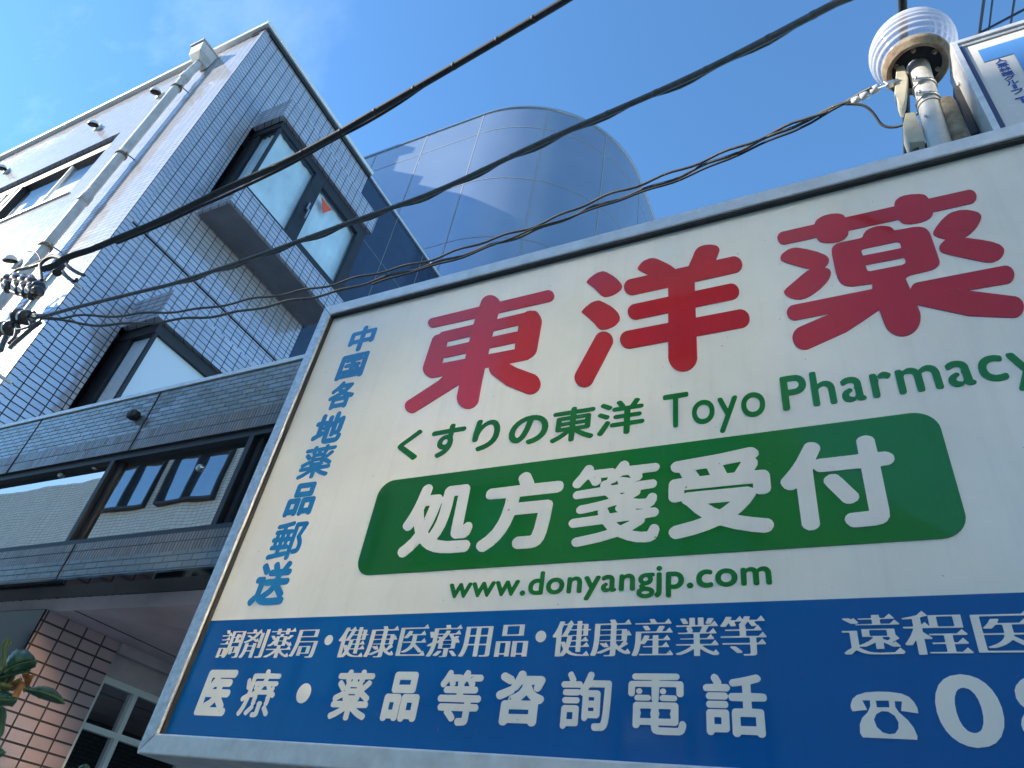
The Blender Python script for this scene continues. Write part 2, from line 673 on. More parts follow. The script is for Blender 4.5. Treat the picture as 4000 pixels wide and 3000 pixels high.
# front window
w = MB()
YG = YB + .085
w.box(wx0, wx1, YG - .04, YG + .03, wz1 - .17, wz1 - .001)
w.box(wx0, wx1, YB + .021, YG + .03, wz0 + .001, wz0 + .035)
w.box(wx1 - .03, wx1 - .001, YG - .03, YG + .03, wz0 + .035, wz1 - .17)
w.box(-8.10, -8.04, YG - .05, YG + .03, wz0 + .036, wz1 - .171)
win = w.build('window', M['black_metal'], tb)
MB().box(wx0, wx1 - .031, YG, YG + .006, wz0 + .036, wz1 - .171).build('pane', M['glass'], win)
MB().box(wx0, wx1, YG + .09, YG + .10, wz0, wz1).build('curtain', M['blind'], win)
for xx, hw, d in ((-7.18, .011, .03), (-8.15, .045, .06), (-8.42, .02, .04), (-9.0, .011, .03)):
    MB().box(xx - hw, xx + hw, YG - d, YG - .001, wz0 + .036, wz1 - .171).build('mullion', M['white_metal'], win, bevel=.003)
MB().box(wx0, wx1 + .02, YB - .02, YB + .0198, wz0 + .002, wz0 + .025).build('window_sill', M['alu'], win)

# vent hoods
for (a, b) in ((965, 570), (580, 770), (15, 1040), (70, 1610)):
    p = onY(*Z1(a, b), YB - .05)
    hd = Vector((0, -.50, .86))
    c = Vector((p[0], YB - .055, p[2] - .01))
    prof = [(.058 * math.cos(t), .058 * math.sin(t)) for t in np.linspace(0, math.pi / 2, 9)]
    v = MB().lathe(c, hd, [(.054, .001), (.058, 0)] + prof[1:], 24).lathe((p[0], YB - .001, p[2] + .01), (0, -1, 0), [(.0, .012), (.060, .012), (.060, 0)], 24).build('vent_hood', M['white_metal'], tb)
    MB().lathe(c, -hd, [(.0, -.003), (.0535, -.003), (.0535, -.008)], 20).build('vent_mouth', M['dark_hole'], v)

# drainpipe with rain hopper
pc = -5.64
rp = .042
py = YB - .085
ztop = 8.33
dp = MB()
pth = [(pc + .03, YB - .075, 8.44), (pc + .03, YB - .078, 8.36), (pc + .02, py, 8.28), (pc, py, 8.18), (pc, py, 7), (pc, py, 5), (pc, py, 3), (pc, py, .1)]
dp.tube(pth, rp, 20)
for z in (8.10, 6.02):
    dp.lathe((pc, py, z), (0, 0, 1), [(rp, 0), (rp + .008, .003), (rp + .008, .10), (rp, .104)], 24)
dpo = dp.build('drainpipe', M['pipe'], tb)
hx = pc + .03
m = MB()
t0, t1 = .15, .11
for (z, s, z2, s2) in ((8.42, .055, 8.50, .088), (8.50, .088, 8.63, .100)):
    y1 = YB - .004
    vs = [(hx - s, y1 - 2 * s, z), (hx + s, y1 - 2 * s, z), (hx + s, y1, z), (hx - s, y1, z),
          (hx - s2, y1 - 2 * s2, z2), (hx + s2, y1 - 2 * s2, z2), (hx + s2, y1, z2), (hx - s2, y1, z2)]
    m.add(vs, [(0, 1, 2, 3), (4, 5, 6, 7), (0, 1, 5, 4), (1, 2, 6, 5), (2, 3, 7, 6), (3, 0, 4, 7)])
m.box(hx - .112, hx + .112, YB - .222, YB - .003, 8.632, 8.655)
m.build('rain_hopper', M['pipe'], dpo, bevel=.006)
for z in (7.92, 6.72, 5.42):
    c = MB().lathe((pc, py, z), (0, 0, 1), [(rp + .002, 0), (rp + .01, 0), (rp + .01, .03), (rp + .002, .03)], 24)
    c.box(pc + rp, pc + rp + .035, py - .010, py + .010, z + .005, z + .026)
    c.tube([(pc + rp + .02, py, z + .015), (pc + rp + .045, YB + .01, z + .015)], .006, 8)
    c.build('pipe_clip', M['rust'], dpo)

# bay windows on the side wall
for bi, (a, b, c, d) in enumerate(bay):
    head = MB()
    head.box(XB - .1, XO, BY0, BY1, c, d)
    bw_ = head.build('bay_window', M['tile_white'], tb)
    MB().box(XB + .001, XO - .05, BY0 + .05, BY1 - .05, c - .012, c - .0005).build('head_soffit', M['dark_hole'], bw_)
    MB().box(XB - .1, XO, BY0, BY1, a, b).build('sill_box', M['tile_white'], bw_)
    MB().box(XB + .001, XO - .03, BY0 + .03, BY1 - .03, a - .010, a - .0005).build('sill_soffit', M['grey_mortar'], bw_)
    f = MB()
    gx = XO - .05
    gy = BY0 + .075
    f.box(XB - .06, gx + .014, gy - .02, BY1 - .04, c - .10, c - .013)        # top rail
    f.box(XB - .06, gx + .03, gy - .05, BY1 - .03, b + .001, b + .045)         # bottom rail
    f.box(XB - .06, XB + .10, gy - .012, gy + .03, b + .0452, c - .1002)       # jamb on the wall
    f.box(gx - .02, gx + .010, gy - .01, gy + .016, b + .0452, c - .1002)      # corner post
    ym0, ym1 = 2.765, 2.90
    f.box(gx - .04, gx + .018, ym0, ym1, b + .0452, c - .1002)                 # mullion
    f.box(gx - .04, gx + .013, BY1 - .10, BY1 - .041, b + .0452, c - .1002)
    if bi == 0:
        f.box(gx - .03, gx + .022, ym1 + .0002, BY1 - .1002, c - .165, c - .1004)
        f.box(gx - .03, gx + .022, ym1 + .0002, BY1 - .1002, b + .0454, b + .105)
        f.box(gx - .03, gx + .022, BY1 - .165, BY1 - .1004, b + .1052, c - .1652)
    f.build('frame', M['black_metal'], bw_)
    MB().box(XB + .05, gx - .021, gy, gy + .006, b + .046, c - .101).build('side_pane', M['glass'], bw_)
    MB().box(gx - .006, gx, gy + .0162, ym0 - .0005, b + .046, c - .101).build('pane', M['glass'], bw_)
    MB().box(gx - .006, gx, ym1 + .0005, BY1 - .102, b + .046, c - .101).build('pane', M['glass'], bw_)
    if bi == 0:
        MB().box(gx + .024, gx + .05, ym1 - .075, ym1 - .055, 6.93, 7.03).tube([(gx + .06, ym1 - .05, 6.93), (gx + .06, ym1 - .05, 6.80)], .009, 8).box(gx + .02, gx + .06, ym1 - .06, ym1 - .04, 6.92, 6.945).build('handle', M['steel'], bw_)
        tri = [onX(*ZB4(*q), gx + .003) for q in ((1372, 1262), (1500, 1420), (1388, 1460))]
        MB().prism(tri, (.001, 0, 0)).build('rescue_triangle', M['orange_film'], bw_)
        # draped curtain, folded
        cm_ = MB()
        nn = 60
        vs = []
        for i in range(nn):
            y = gy + .03 + (BY1 - .14 - gy) * i / (nn - 1)
            x = gx - .06 + .004 * math.sin(i * 1.35) + .003 * math.sin(i * .6 + 1)
            vs += [(x, y, b), (x + .004, y, c)]
        cm_.add(vs, [(2 * i, 2 * i + 2, 2 * i + 3, 2 * i + 1) for i in range(nn - 1)], True)
        vs = []
        for i in range(16):
            x = XB + .04 + (gx - .06 - XB - .04) * i / 15
            vs += [(x, gy + .04 + .008 * math.sin(i * 1.7), b), (x, gy + .04 + .008 * math.sin(i * 1.7), c)]
        cm_.add(vs, [(2 * i, 2 * i + 2, 2 * i + 3, 2 * i + 1) for i in range(15)], True)
        cm_.build('curtain', M['curtain'], bw_)
    else:
        bl = MB()
        bl.box(gx - .028, gx - .020, gy + .02, BY1 - .1, b + .05, c - .10)
        bl.box(XB + .06, gx - .03, gy + .022, gy + .03, b + .05, c - .10)
        bl.build('blind', M['blind'], bw_)
    MB().box(XB - .30, XB - .26, YB + .3, YE, b - .2, c + .2).build('room_back', M['dark_hole'], bw_)

# dark glossy clad rear part of the same building
YT = 5.60
m = MB()
m.box(XL, XB - .004, YE + .001, YT - .01, 0, RT - .02)
m.build('rear_cladding', M['dark_clad'], tb)
m = MB()
for y in (4.35, 5.02):
    m.box(XB - .01, XB - .0015, y, y + .007, 0, RT - .02)
for z in (4.6, 5.7, 6.8, 7.9):
    m.box(XB - .01, XB - .0012, YE + .002, YT - .011, z, z + .007)
m.build('cladding_joint', M['seam'], tb)
MB().box(XB - .15, XB + .02, YE + .021, YT - .011, RT - .02, RT + .02).build('rear_coping', M['alu'], tb)
# added unseen slab on the roof, outlined to throw the tower's stepped shadow
sh = [(195, 470), (430, 420), (510, 437), (495, 468), (408, 490), (375, 580), (560, 615), (530, 665), (800, 725), (1000, 790)]
sp = 4.0
pl = [onY(*ZT(*q), YT) + SUN * sp for q in sh]
pl = [(p[0], pl[0][1], p[2]) for p in pl]
pl = pl + [(pl[-1][0], pl[0][1], 8.7), (pl[0][0], pl[0][1], 8.7)]
MB().prism(pl, (0, .25, 0)).build('shadow_slab', M['tile_white'], tb)

# ------------------------------------------------------------------ metal clad tower
tw = thing('metal_clad_tower', 'curved blue grey metal clad tower with panel seams rising behind the tiled building', 'building', (-3, YT, 0))
ZTOP = 13.37
RC = 2.25
xc, yc = -5.0, YT + RC
xr = -2.79


def tower_plan(rad_off=0.0, n=28):
    pts = [(-14.0, YT - rad_off), (xr - RC, YT - rad_off)]
    for i in range(1, n + 1):
        a = math.pi / 2 * i / n
        pts.append((xr - RC + (RC + rad_off) * math.sin(a), YT + RC - (RC + rad_off) * math.cos(a)))
    pts += [(xr + rad_off, 14.0)]
    return pts


pp = tower_plan()
n = len(pp)
vs = [(x, y, z) for z in (0, ZTOP) for (x, y) in pp]
m = MB()
m.add(vs, [(i, i + 1, n + i + 1, n + i) for i in range(n - 1)], True)
m.add([(x, y, ZTOP) for (x, y) in pp] + [(-14, 14, ZTOP)], [tuple(range(n + 1))])
m.add([(-14, 14, 0), (-14, pp[0][1], 0), (-14, pp[0][1], ZTOP), (-14, 14, ZTOP)], [(0, 1, 2, 3)])
m.add([(-14, 14, 0), (xr, 14, 0), (xr, 14, ZTOP), (-14, 14, ZTOP)], [(0, 1, 2, 3)])
m.build('metal_wall', M['clad'], tw)
# seams: horizontal bands follow the plan, vertical ones stand on it
m = MB()
po, pi_ = tower_plan(.0035), tower_plan(-.004)
for z in [12.735 - 1.49 * i for i in range(8)]:
    for i in range(n - 1):
        a, b = po[i], po[i + 1]
        a2, b2 = pi_[i], pi_[i + 1]
        h = .016
        m.add([(*a, z), (*b, z), (*b, z + h), (*a, z + h), (*a2, z), (*b2, z), (*b2, z + h), (*a2, z + h)],
              [(0, 1, 2, 3), (0, 4, 5, 1), (3, 2, 6, 7)], True)


def on_plan(s):
    """point at arc length s measured right from where the curve begins"""
    if s <= 0:
        return (xr - RC + s, YT), (0, -1)
    a = min(s / RC, math.pi / 2)
    x, y = xr - RC + RC * math.sin(a), YT + RC - RC * math.cos(a)
    if s > RC * math.pi / 2:
        y += s - RC * math.pi / 2
    return (x, y), (math.sin(a), -math.cos(a))


for s in (-3.7, -2.45, -1.25, -.01, 1.22, 2.40, 3.6):
    (x, y), (nx, ny) = on_plan(s)
    tx, ty = -ny, nx
    w = .009
    m.add([(x - tx * w + nx * .0045, y - ty * w + ny * .0045, 0), (x + tx * w + nx * .0045, y + ty * w + ny * .0045, 0),
           (x + tx * w + nx * .0045, y + ty * w + ny * .0045, ZTOP), (x - tx * w + nx * .0045, y - ty * w + ny * .0045, ZTOP)], [(0, 1, 2, 3)])
m.build('panel_seam', M['seam'], tw)
m = MB()
pa, pb = tower_plan(.02), tower_plan(-.2)
for i in range(n - 1):
    a, b, a2, b2 = pa[i], pa[i + 1], pb[i], pb[i + 1]
    z0, z1 = ZTOP + .002, ZTOP + .05
    m.add([(*a, z0), (*b, z0), (*b, z1), (*a, z1), (*a2, z0), (*b2, z0), (*b2, z1), (*a2, z1)],
          [(0, 1, 2, 3), (3, 2, 6, 7), (0, 4, 5, 1), (4, 5, 6, 7)], True)
m.build('roof_coping', M['clad'], tw)

# ------------------------------------------------------------------ low shop front, mirror fascia with its reflection modelled as tiles and windows
YF = 1.60
sf = thing('shopfront_building', 'low shopfront with mirror fascia, its reflected tiles and strip windows built solid, and pink tiled entrance', 'building', (-3, YF, 0))
FX0, FX1 = -9.0, -.9
FB, FT = 2.41, 3.355
WB, WT = 2.56, 3.02
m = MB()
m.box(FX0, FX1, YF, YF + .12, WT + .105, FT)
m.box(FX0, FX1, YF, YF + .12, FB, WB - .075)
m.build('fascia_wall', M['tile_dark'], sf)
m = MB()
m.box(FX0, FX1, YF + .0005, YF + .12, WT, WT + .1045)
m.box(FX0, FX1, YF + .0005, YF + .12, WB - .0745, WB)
m.build('mirrored_soldier_course', M['tile_mirrored_soldier'], sf)  # bands of the reflected facade, built as real courses
MB().box(FX0, FX1, YF - .008, YF + .16, FT + .0005, FT + .022).build('fascia_coping', M['alu'], sf)
for x in (-2.912, -3.831, -4.75, -2.0):
    MB().box(x - .0035, x + .0035, YF - .002, YF + .01, FB, WB - .001).build('panel_joint', M['dark_hole'], sf)
    MB().box(x - .0035, x + .0035, YF - .002, YF + .01, WT + .001, FT).build('panel_joint', M['dark_hole'], sf)
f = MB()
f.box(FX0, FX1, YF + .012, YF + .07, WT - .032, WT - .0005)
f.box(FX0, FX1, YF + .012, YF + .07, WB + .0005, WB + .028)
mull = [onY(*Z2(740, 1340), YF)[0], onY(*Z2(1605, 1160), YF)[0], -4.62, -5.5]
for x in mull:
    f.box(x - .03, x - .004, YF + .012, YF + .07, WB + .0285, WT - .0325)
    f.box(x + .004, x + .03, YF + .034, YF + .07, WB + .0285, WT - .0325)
wf = f.build('mirrored_strip_window', M['black_metal'], sf)  # windows that are only a reflection in the mirror fascia, built solid
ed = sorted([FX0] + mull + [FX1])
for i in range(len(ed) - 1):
    MB().box(ed[i] + .031, ed[i + 1] - .031, YF + .045, YF + .05, WB + .029, WT - .033).build('pane', M['glass_mirror'], wf)  # panes of the reflected windows, built solid
MB().box(FX0, FX1, YF + .13, YF + .14, WB, WT).build('room_dark', M['dark_hole'], wf)
MB().box(-3.01, -2.955, YF - .05, YF - .001, 3.19, 3.235).build('mirrored_vent', M['black_steel'], sf, bevel=.015)  # ball vent of the reflected facade, built as a solid knob
for x in (-3.42, -3.18, -2.43):
    zz_ = {-3.42: 2.985, -3.18: 3.0, -2.43: 2.89}[x]
    MB().lathe((x, YF + .044, zz_), (0, -1, 0), [(.0, .012), (.012, .011), (.017, .004), (.017, 0)], 16).build('glass_fitting', M['steel'], wf)
MB().box(FX0, FX1, YF + .0002, YF + .155, FB - .008, FB - .0005).build('fascia_underside', M['black_gloss'], sf)
MB().box(FX0, FX1, YF + .157, 5.0, FB - .065, FB - .01).build('soffit', M['pink_soffit'], sf)
for x in (-3.85, -2.95, -2.05):
    MB().box(x - .003, x + .003, YF + .158, 4.9, FB - .067, FB - .0645).build('soffit_joint', M['dark_hole'], sf)
MB().box(XB + .01, FX1, YF + .121, 5.0, 3.10, 3.25).build('terrace_slab', M['roof'], sf)
MB().box(FX0, FX1, 5.001, 5.1, 0, 3.25).build('rear_wall', M['tile_dark'], sf)
MB().box(FX1 - .2, FX1, 3.2, 5.0, 0, FB - .066).build('end_wall', M['tile_dark'], sf)
XP = -3.10
MB().box(XP - .6, XP, 1.738, 2.122, 0, FB - .0655).build('pink_pier', M['tile_pink'], sf)
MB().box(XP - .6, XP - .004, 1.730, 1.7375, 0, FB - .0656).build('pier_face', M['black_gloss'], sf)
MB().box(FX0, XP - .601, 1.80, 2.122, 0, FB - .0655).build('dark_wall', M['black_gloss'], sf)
m = MB()
m.box(XP - .6, XP - .03, 2.1225, 5.0, 2.205, FB - .0655)
m.box(XP - .01, XP + .015, 2.1225, 5.0, 2.300, FB - .0657)
m.build('lintel', M['pink_soffit'], sf)
MB().box(XP - .6, XP - .02, 2.1225, 5.0, 0, 1.1).build('window_apron', M['tile_pink'], sf)
f = MB()
xw = XP - .045
f.box(xw - .03, xw + .02, 2.1225, 2.15, 1.101, 2.2045)
f.box(xw - .03, xw + .02, 2.1502, 3.6, 2.178, 2.2045)
for z in (1.99, 1.55):
    f.box(xw - .02, xw + .022, 2.1502, 3.6, z, z + .024)
for y in (2.318, 2.72, 3.1):
    for za, zb in ((1.101, 1.5498), (1.5742, 1.9898), (2.0142, 2.1778)):
        f.box(xw - .02, xw + .022, y, y + .024, za, zb)
pw = f.build('entrance_window', M['white_metal'], sf)
MB().box(xw - .004, xw, 2.1503, 3.6, 1.102, 2.1775).build('pane', M['glass_mirror'], pw)
MB().box(xw - .40, xw - .39, 2.13, 4.9, 0, 2.3).build('room_dark', M['dark_hole'], pw)

# ------------------------------------------------------------------ building across the street (seen in the sign and the panes), added bounce building
ob = thing('street_building', 'grey tiled building across the street, mirrored in the pharmacy sign and the panes', 'building', (-10, -9, 0))
YO = -9.0
m = MB()
m.box(-44, -35.001, -16, YO, 0, 7.2)
m.box(-35, -22.501, -16, YO, 0, 11.8)
m.box(-22.5, -16.6, -16, YO + .001, 0, 15.75)
m.box(-16.599, -4.501, -16, YO, 0, 11.4)
m.box(-16.599, -11.0, YO - .3, YO - .001, 11.401, 15.0)  # added roof screens; the gap between them lets sun reach the reflector
m.box(-7.7, -4.501, YO - .3, YO - .001, 11.401, 15.0)
m.box(-4.5, -1.25, -16, YO + .002, 0, 15.6)
m.prism([(-1.249, YO - .2, 0), (4.2, YO - .2, 0), (4.2, YO - .2, 5.2), (1.45, YO - .2, 7.35), (-.45, YO - .2, 8.95), (-1.249, YO - .2, 9.9)], (0, -6, 0))
m.build('wall', M['tile_street'], ob)
for (x, z) in [(x, z) for x in (-21.0, -18.1) for z in (3.0, 5.6, 8.4, 11.2, 13.8)] + [(x, z) for x in (-31.5, -27.0, -14.6, -11.2, -7.6) for z in (3.0, 5.6, 8.4)] + [(-2.9, z) for z in (4, 7, 10, 13)]:
    fr = MB()
    for (xa, xb, za, zb) in ((-1.2, 1.2, .82, .9), (-1.2, 1.2, -.9, -.82), (-1.2, -1.12, -.82, .82), (1.12, 1.2, -.82, .82), (-.04, .04, -.82, .82)):
        fr.box(x + xa, x + xb, YO + .003, YO + .16, z + za, z + zb)
    fo = fr.build('window', M['black_metal'], ob)
    MB().box(x - 1.119, x - .041, YO + .02, YO + .03, z - .819, z + .819).box(x + .041, x + 1.119, YO + .02, YO + .03, z - .819, z + .819).build('pane', M['pane_far'], fo)
wb = thing('bounce_building', 'added unseen cream building that bounces warm sunlight toward the sign', 'building', (6, -5, 0))  # put in out of view for warm bounce light on the sign
MB().box(3.4, 12, -8.7, -.7, 0, 8.5).build('wall', M['cream'], wb)  # wall of the added bounce building
MB().box(3.3, 12.1, -8.8, -.6, 8.501, 8.65).build('coping', M['white_metal'], wb)
for y0_, y1_ in ((-2.2, -.95),):
    MB().box(3.38, 3.3995, y0_, y1_, 4.85, 5.75).build('sun_reflector', M['champagne'], wb)  # added reflector, placed to throw sun onto the pharmacy sign

# ------------------------------------------------------------------ lettering tools
FONT = bpy.data.curves.new('glyph_source', 'FONT')
FONT.resolution_u = 6
FONT_OB = bpy.data.objects.new('glyph_source', FONT)


def glyph_edges(ch):
    """outline segments of one character of the built-in font (em = 1)"""
    FONT.body = ch
    COL.objects.link(FONT_OB)
    bpy.context.view_layer.update()
    dg = bpy.context.evaluated_depsgraph_get()
    me = bpy.data.meshes.new_from_object(FONT_OB.evaluated_get(dg))
    COL.objects.unlink(FONT_OB)
    cnt = {}
    for p in me.polygons:
        k = list(p.vertices)
        for i in range(len(k)):
            e = tuple(sorted((k[i], k[(i + 1) % len(k)])))
            cnt[e] = cnt.get(e, 0) + 1
    # weld by position so that separate triangles share edges
    co = [(round(v.co.x, 5), round(v.co.y, 5)) for v in me.vertices]
    cnt2 = {}
    for (a, b), c in cnt.items():
        k = tuple(sorted((co[a], co[b])))
        cnt2[k] = cnt2.get(k, 0) + c
    bpy.data.meshes.remove(me)
    return np.array([(a[0], a[1], b[0], b[1]) for (a, b), c in cnt2.items() if c == 1 and a != b])


def seg_dist(X, Y, segs):
    D = np.full(X.shape, 1e9)
    for (x1, y1, x2, y2) in segs:
        dx, dy = x2 - x1, y2 - y1
        L = dx * dx + dy * dy
        t = np.clip(((X - x1) * dx + (Y - y1) * dy) / (L + 1e-12), 0, 1)
        D = np.minimum(D, (X - x1 - t * dx) ** 2 + (Y - y1 - t * dy) ** 2)
    return np.sqrt(D)


def inside(X, Y, segs):
    c = np.zeros(X.shape, bool)
    for (x1, y1, x2, y2) in segs:
        if y1 == y2:
            continue
        cond = (y1 > Y) != (y2 > Y)
        c ^= cond & (X < (x2 - x1) * (Y - y1) / (y2 - y1) + x1)
    return c


def poly_sdf(X, Y, segs):
    d = seg_dist(X, Y, segs)
    return np.where(inside(X, Y, segs), -d, d)


def contours(F, xs, ys):
    """closed zero contours of a field on a grid (marching squares)"""
    S = F < 0
    nxt = {}
    H, W = F.shape

    def ex(i, j):   # crossing on the edge (i,j)-(i,j+1)
        a, b = F[i, j], F[i, j + 1]
        t = a / (a - b)
        return (xs[j] + t * (xs[j + 1] - xs[j]), ys[i])

    def ey(i, j):
        a, b = F[i, j], F[i + 1, j]
        t = a / (a - b)
        return (xs[j], ys[i] + t * (ys[i + 1] - ys[i]))

    mixed = (S[:-1, :-1].astype(int) + S[1:, :-1] + S[:-1, 1:] + S[1:, 1:])
    for i, j in zip(*np.where((mixed > 0) & (mixed < 4))):
        c = [S[i, j], S[i, j + 1], S[i + 1, j + 1], S[i + 1, j]]
        E = [('x', i, j), ('y', i, j + 1), ('x', i + 1, j), ('y', i, j)]
        cr_ = [k for k in range(4) if c[k] != c[(k + 1) % 4]]
        # walk so that the inside lies on the left
        outs = [k for k in cr_ if c[k] and not c[(k + 1) % 4]]
        ins = [k for k in cr_ if not c[k] and c[(k + 1) % 4]]
        if len(outs) == 1:
            nxt[E[outs[0]]] = E[ins[0]]
        else:
            for k in outs:
                nxt[E[k]] = E[(k + 3) % 4] if (k + 3) % 4 in ins else E[ins[0]]
    loops = []
    while nxt:
        s = next(iter(nxt))
        lp = []
        k = s
        while k in nxt:
            lp.append(ex(k[1], k[2]) if k[0] == 'x' else ey(k[1], k[2]))
            k = nxt.pop(k)
        if len(lp) > 5:
            loops.append(lp)
    return loops


def simplify(lp, tol):
    P = np.array(lp)
    keep = [0]
    n_ = len(P)
    i = 0
    while i < n_ - 1:
        j = min(i + 2, n_ - 1)
        best = i + 1
        while j < n_ and j - i < 40:
            a, b = P[i], P[j]
            d = b - a
            L = np.hypot(*d)
            if L > 0 and j > i + 1:
                q = P[i + 1:j] - a
                if np.max(np.abs(q[:, 0] * d[1] - q[:, 1] * d[0]) / L) > tol:
                    break
            best = j
            j += 1
        keep.append(best)
        i = best
    if keep[-1] == n_ - 1 and len(keep) > 4:
        pass
    return [lp[k] for k in keep]


def fill_loops(m, loops, to3, push):
    """flat filled shape with a film's thickness; to3 maps 2D to a 3D point, push is the thickness vector"""
    loops = [l for l in loops if len(l) >= 4]
    if not loops:
        return
    flat0 = [p for l in loops for p in l]
    ctr = flat0[0]
    ed, o = [], 0
    for l in loops:
        ed += [(o + i, o + (i + 1) % len(l)) for i in range(len(l))]
        o += len(l)
    sc_ = 1.0 / max(max(abs(p[0] - ctr[0]), abs(p[1] - ctr[1])) for p in flat0)
    cv, ce, cf, *_ = delaunay_2d_cdt([Vector(((p[0] - ctr[0]) * sc_, (p[1] - ctr[1]) * sc_)) for p in flat0], ed, [], 0, 1e-7)
    sg = np.array([(*flat0[i], *flat0[j]) for i, j in ed])
    flat = [(v.x / sc_ + ctr[0], v.y / sc_ + ctr[1]) for v in cv]
    tri = []
    if cf:
        C3 = np.array([[sum(flat[i][0] for i in f) / 3, sum(flat[i][1] for i in f) / 3] for f in cf])
        ok = inside(C3[:, 0], C3[:, 1] + 1e-9, sg)
        tri = [f for f, k in zip(cf, ok) if k]
    A = [Vector(tuple(to3(*p))) for p in flat]
    B = [p + Vector(push) for p in A]
    side = [Vector(tuple(to3(*p))) for p in flat0]
    m.add(side + [p + Vector(push) for p in side],
          [(i, j, j + len(side), i + len(side)) for i, j in ed])
    n_ = len(A)
    m.add(A + B, [tuple(i + n_ for i in t) for t in tri])
    return


GL = {}


def glyph_loops(ch, grow, wide=0.0, res=88, rnd=.022):
    """outline of a character thickened by a round pen (and widened sideways), in em units, with its ink box"""
    key = (ch, grow, wide)
    if key in GL:
        return GL[key]
    sg = glyph_edges(ch)
    x0, x1 = min(sg[:, 0].min(), sg[:, 2].min()), max(sg[:, 0].max(), sg[:, 2].max())
    y0, y1 = min(sg[:, 1].min(), sg[:, 3].min()), max(sg[:, 1].max(), sg[:, 3].max())
    pad = max(grow, 0) + wide + .04
    nx_, ny_ = int((x1 - x0 + 2 * pad) * res) + 2, int((y1 - y0 + 2 * pad) * res) + 2
    xs = np.linspace(x0 - pad, x1 + pad, nx_)
    ys = np.linspace(y0 - pad, y1 + pad, ny_)
    X, Y = np.meshgrid(xs, ys)
    F = poly_sdf(X, Y + 1.7e-6, sg)
    if wide == 0 and rnd > 0:
        # thin the strokes, then fatten them with a round pen: stroke ends and corners become round
        core = contours(F + rnd, xs, ys)
        s2 = np.array([(*l[i], *l[(i + 1) % len(l)]) for l in map(lambda q: simplify(q, .0022), core) for i in range(len(l))])
        F = poly_sdf(X, Y + 2.3e-6, s2) - rnd
    F = F - grow
    if wide > 0:
        k = int(round(wide / (xs[1] - xs[0])))
        h = xs[1] - xs[0]
        S0 = F < 0
        tips = []
        for j in range(3, nx_ - 1):
            i = 0
            while i < ny_:
                if S0[i, j]:
                    e = i
                    while e + 1 < ny_ and S0[e + 1, j]:
                        e += 1
                    if (e - i + 1) * h < .065 and not S0[max(i - 1, 0):e + 2, j + 1].any():
                        run = int(.09 / h)
                        back = [S0[max(i - 3, 0):e + 4, q].sum() * h for q in range(max(0, j - run), j)]
                        if min(back) > 0 and max(back) < .085:
                            tips.append((xs[j], ys[i], ys[e]))
                    i = e + 1
                else:
                    i += 1
        G = F.copy()
        for s in range(-k, k + 1):
            G = np.minimum(G, np.roll(F, s, axis=1))
        F = G
        for (tx, ta, tb_) in tips:
            q = [(tx + wide + .02, ta), (tx + wide - .15, tb_), (tx + wide - .055, tb_ + .10)]
            F = np.minimum(F, poly_sdf(X, Y + 1.9e-6, [(*q[n0], *q[(n0 + 1) % 3]) for n0 in range(3)]))
    lps = [simplify(l, .0022) for l in contours(F, xs, ys)]
    al = np.array([p for l in lps for p in l])
    out = (lps, al[:, 0].min(), al[:, 0].max(), al[:, 1].min(), al[:, 1].max())
    GL[key] = out
    return out


# ------------------------------------------------------------------ pharmacy sign
YS = 1.40
ps = thing('pharmacy_sign', 'big white pharmacy signboard with red, green and blue Japanese lettering in an aluminium frame', 'sign', (-.2, YS, 1.78))
SX0, SX1, SZ0, SZ1 = -1.755, 1.5, 1.782, 3.378
IX0, IZ0, IZ1 = -1.708, 1.831, 3.326
MB().box(SX0 + .02, SX1 - .02, YS, YS + .012, SZ0 + .02, SZ1 - .02).build('sign_panel', M['sign_white'], ps)


def bar(m, p0, p1, q1, q0, y0, y1):
    """mitred frame bar given its four corners in x,z"""
    vs = [(x, y, z) for y in (y0, y1) for (x, z) in (p0, p1, q1, q0)]
    m.add(vs, [(0, 1, 2, 3), (7, 6, 5, 4), (0, 4, 5, 1), (1, 5, 6, 2), (2, 6, 7, 3), (3, 7, 4, 0)])
    return m


fy0, fy1 = YS - .022, YS + .17
bar(MB(), (SX0, SZ1), (SX1, SZ1), (SX1 - .047, IZ1), (IX0, IZ1), fy0, fy1).build('frame_rail', M['alu'], ps, bevel=.004)
bar(MB(), (SX0, SZ0), (SX1, SZ0), (SX1 - .047, IZ0), (IX0, IZ0), fy0, fy1).build('frame_rail', M['alu'], ps, bevel=.004)
bar(MB(), (SX0, SZ0 + .0012), (SX0, SZ1 - .0012), (IX0, IZ1 - .0012), (IX0, IZ0 + .0012), fy0, fy1).build('frame_stile', M['alu_rough'], ps, bevel=.004)
bar(MB(), (SX1, SZ0 + .0012), (SX1, SZ1 - .0012), (SX1 - .047, IZ1 - .0012), (SX1 - .047, IZ0 + .0012), fy0, fy1).build('frame_stile', M['alu_rough'], ps, bevel=.004)
m = MB()
m.box(IX0 + .001, SX1 - .048, YS - .016, YS - .001, IZ1 - .009, IZ1 - .0005)
m.box(IX0 + .0005, IX0 + .006, YS - .014, YS - .001, IZ0 + .001, IZ1 - .0095)
m.build('gasket', M['black_rubber'], ps)
MB().box(SX0 + .05, SX1 - .05, YS + .172, YS + .18, SZ0 + .05, SZ1 - .05).build('back_panel', M['alu'], ps)
for x in (-1.3, 1.3):
    MB().box(x - .025, x + .025, YS + .181, YS + .24, 0, 3.2).build('support_post', M['galv'], ps)


def S(px, py):
    p = onY(px, py, YS)
    return p[0], p[2]


def to_sign(dy):
    return lambda x, z: (x, YS - dy, z)


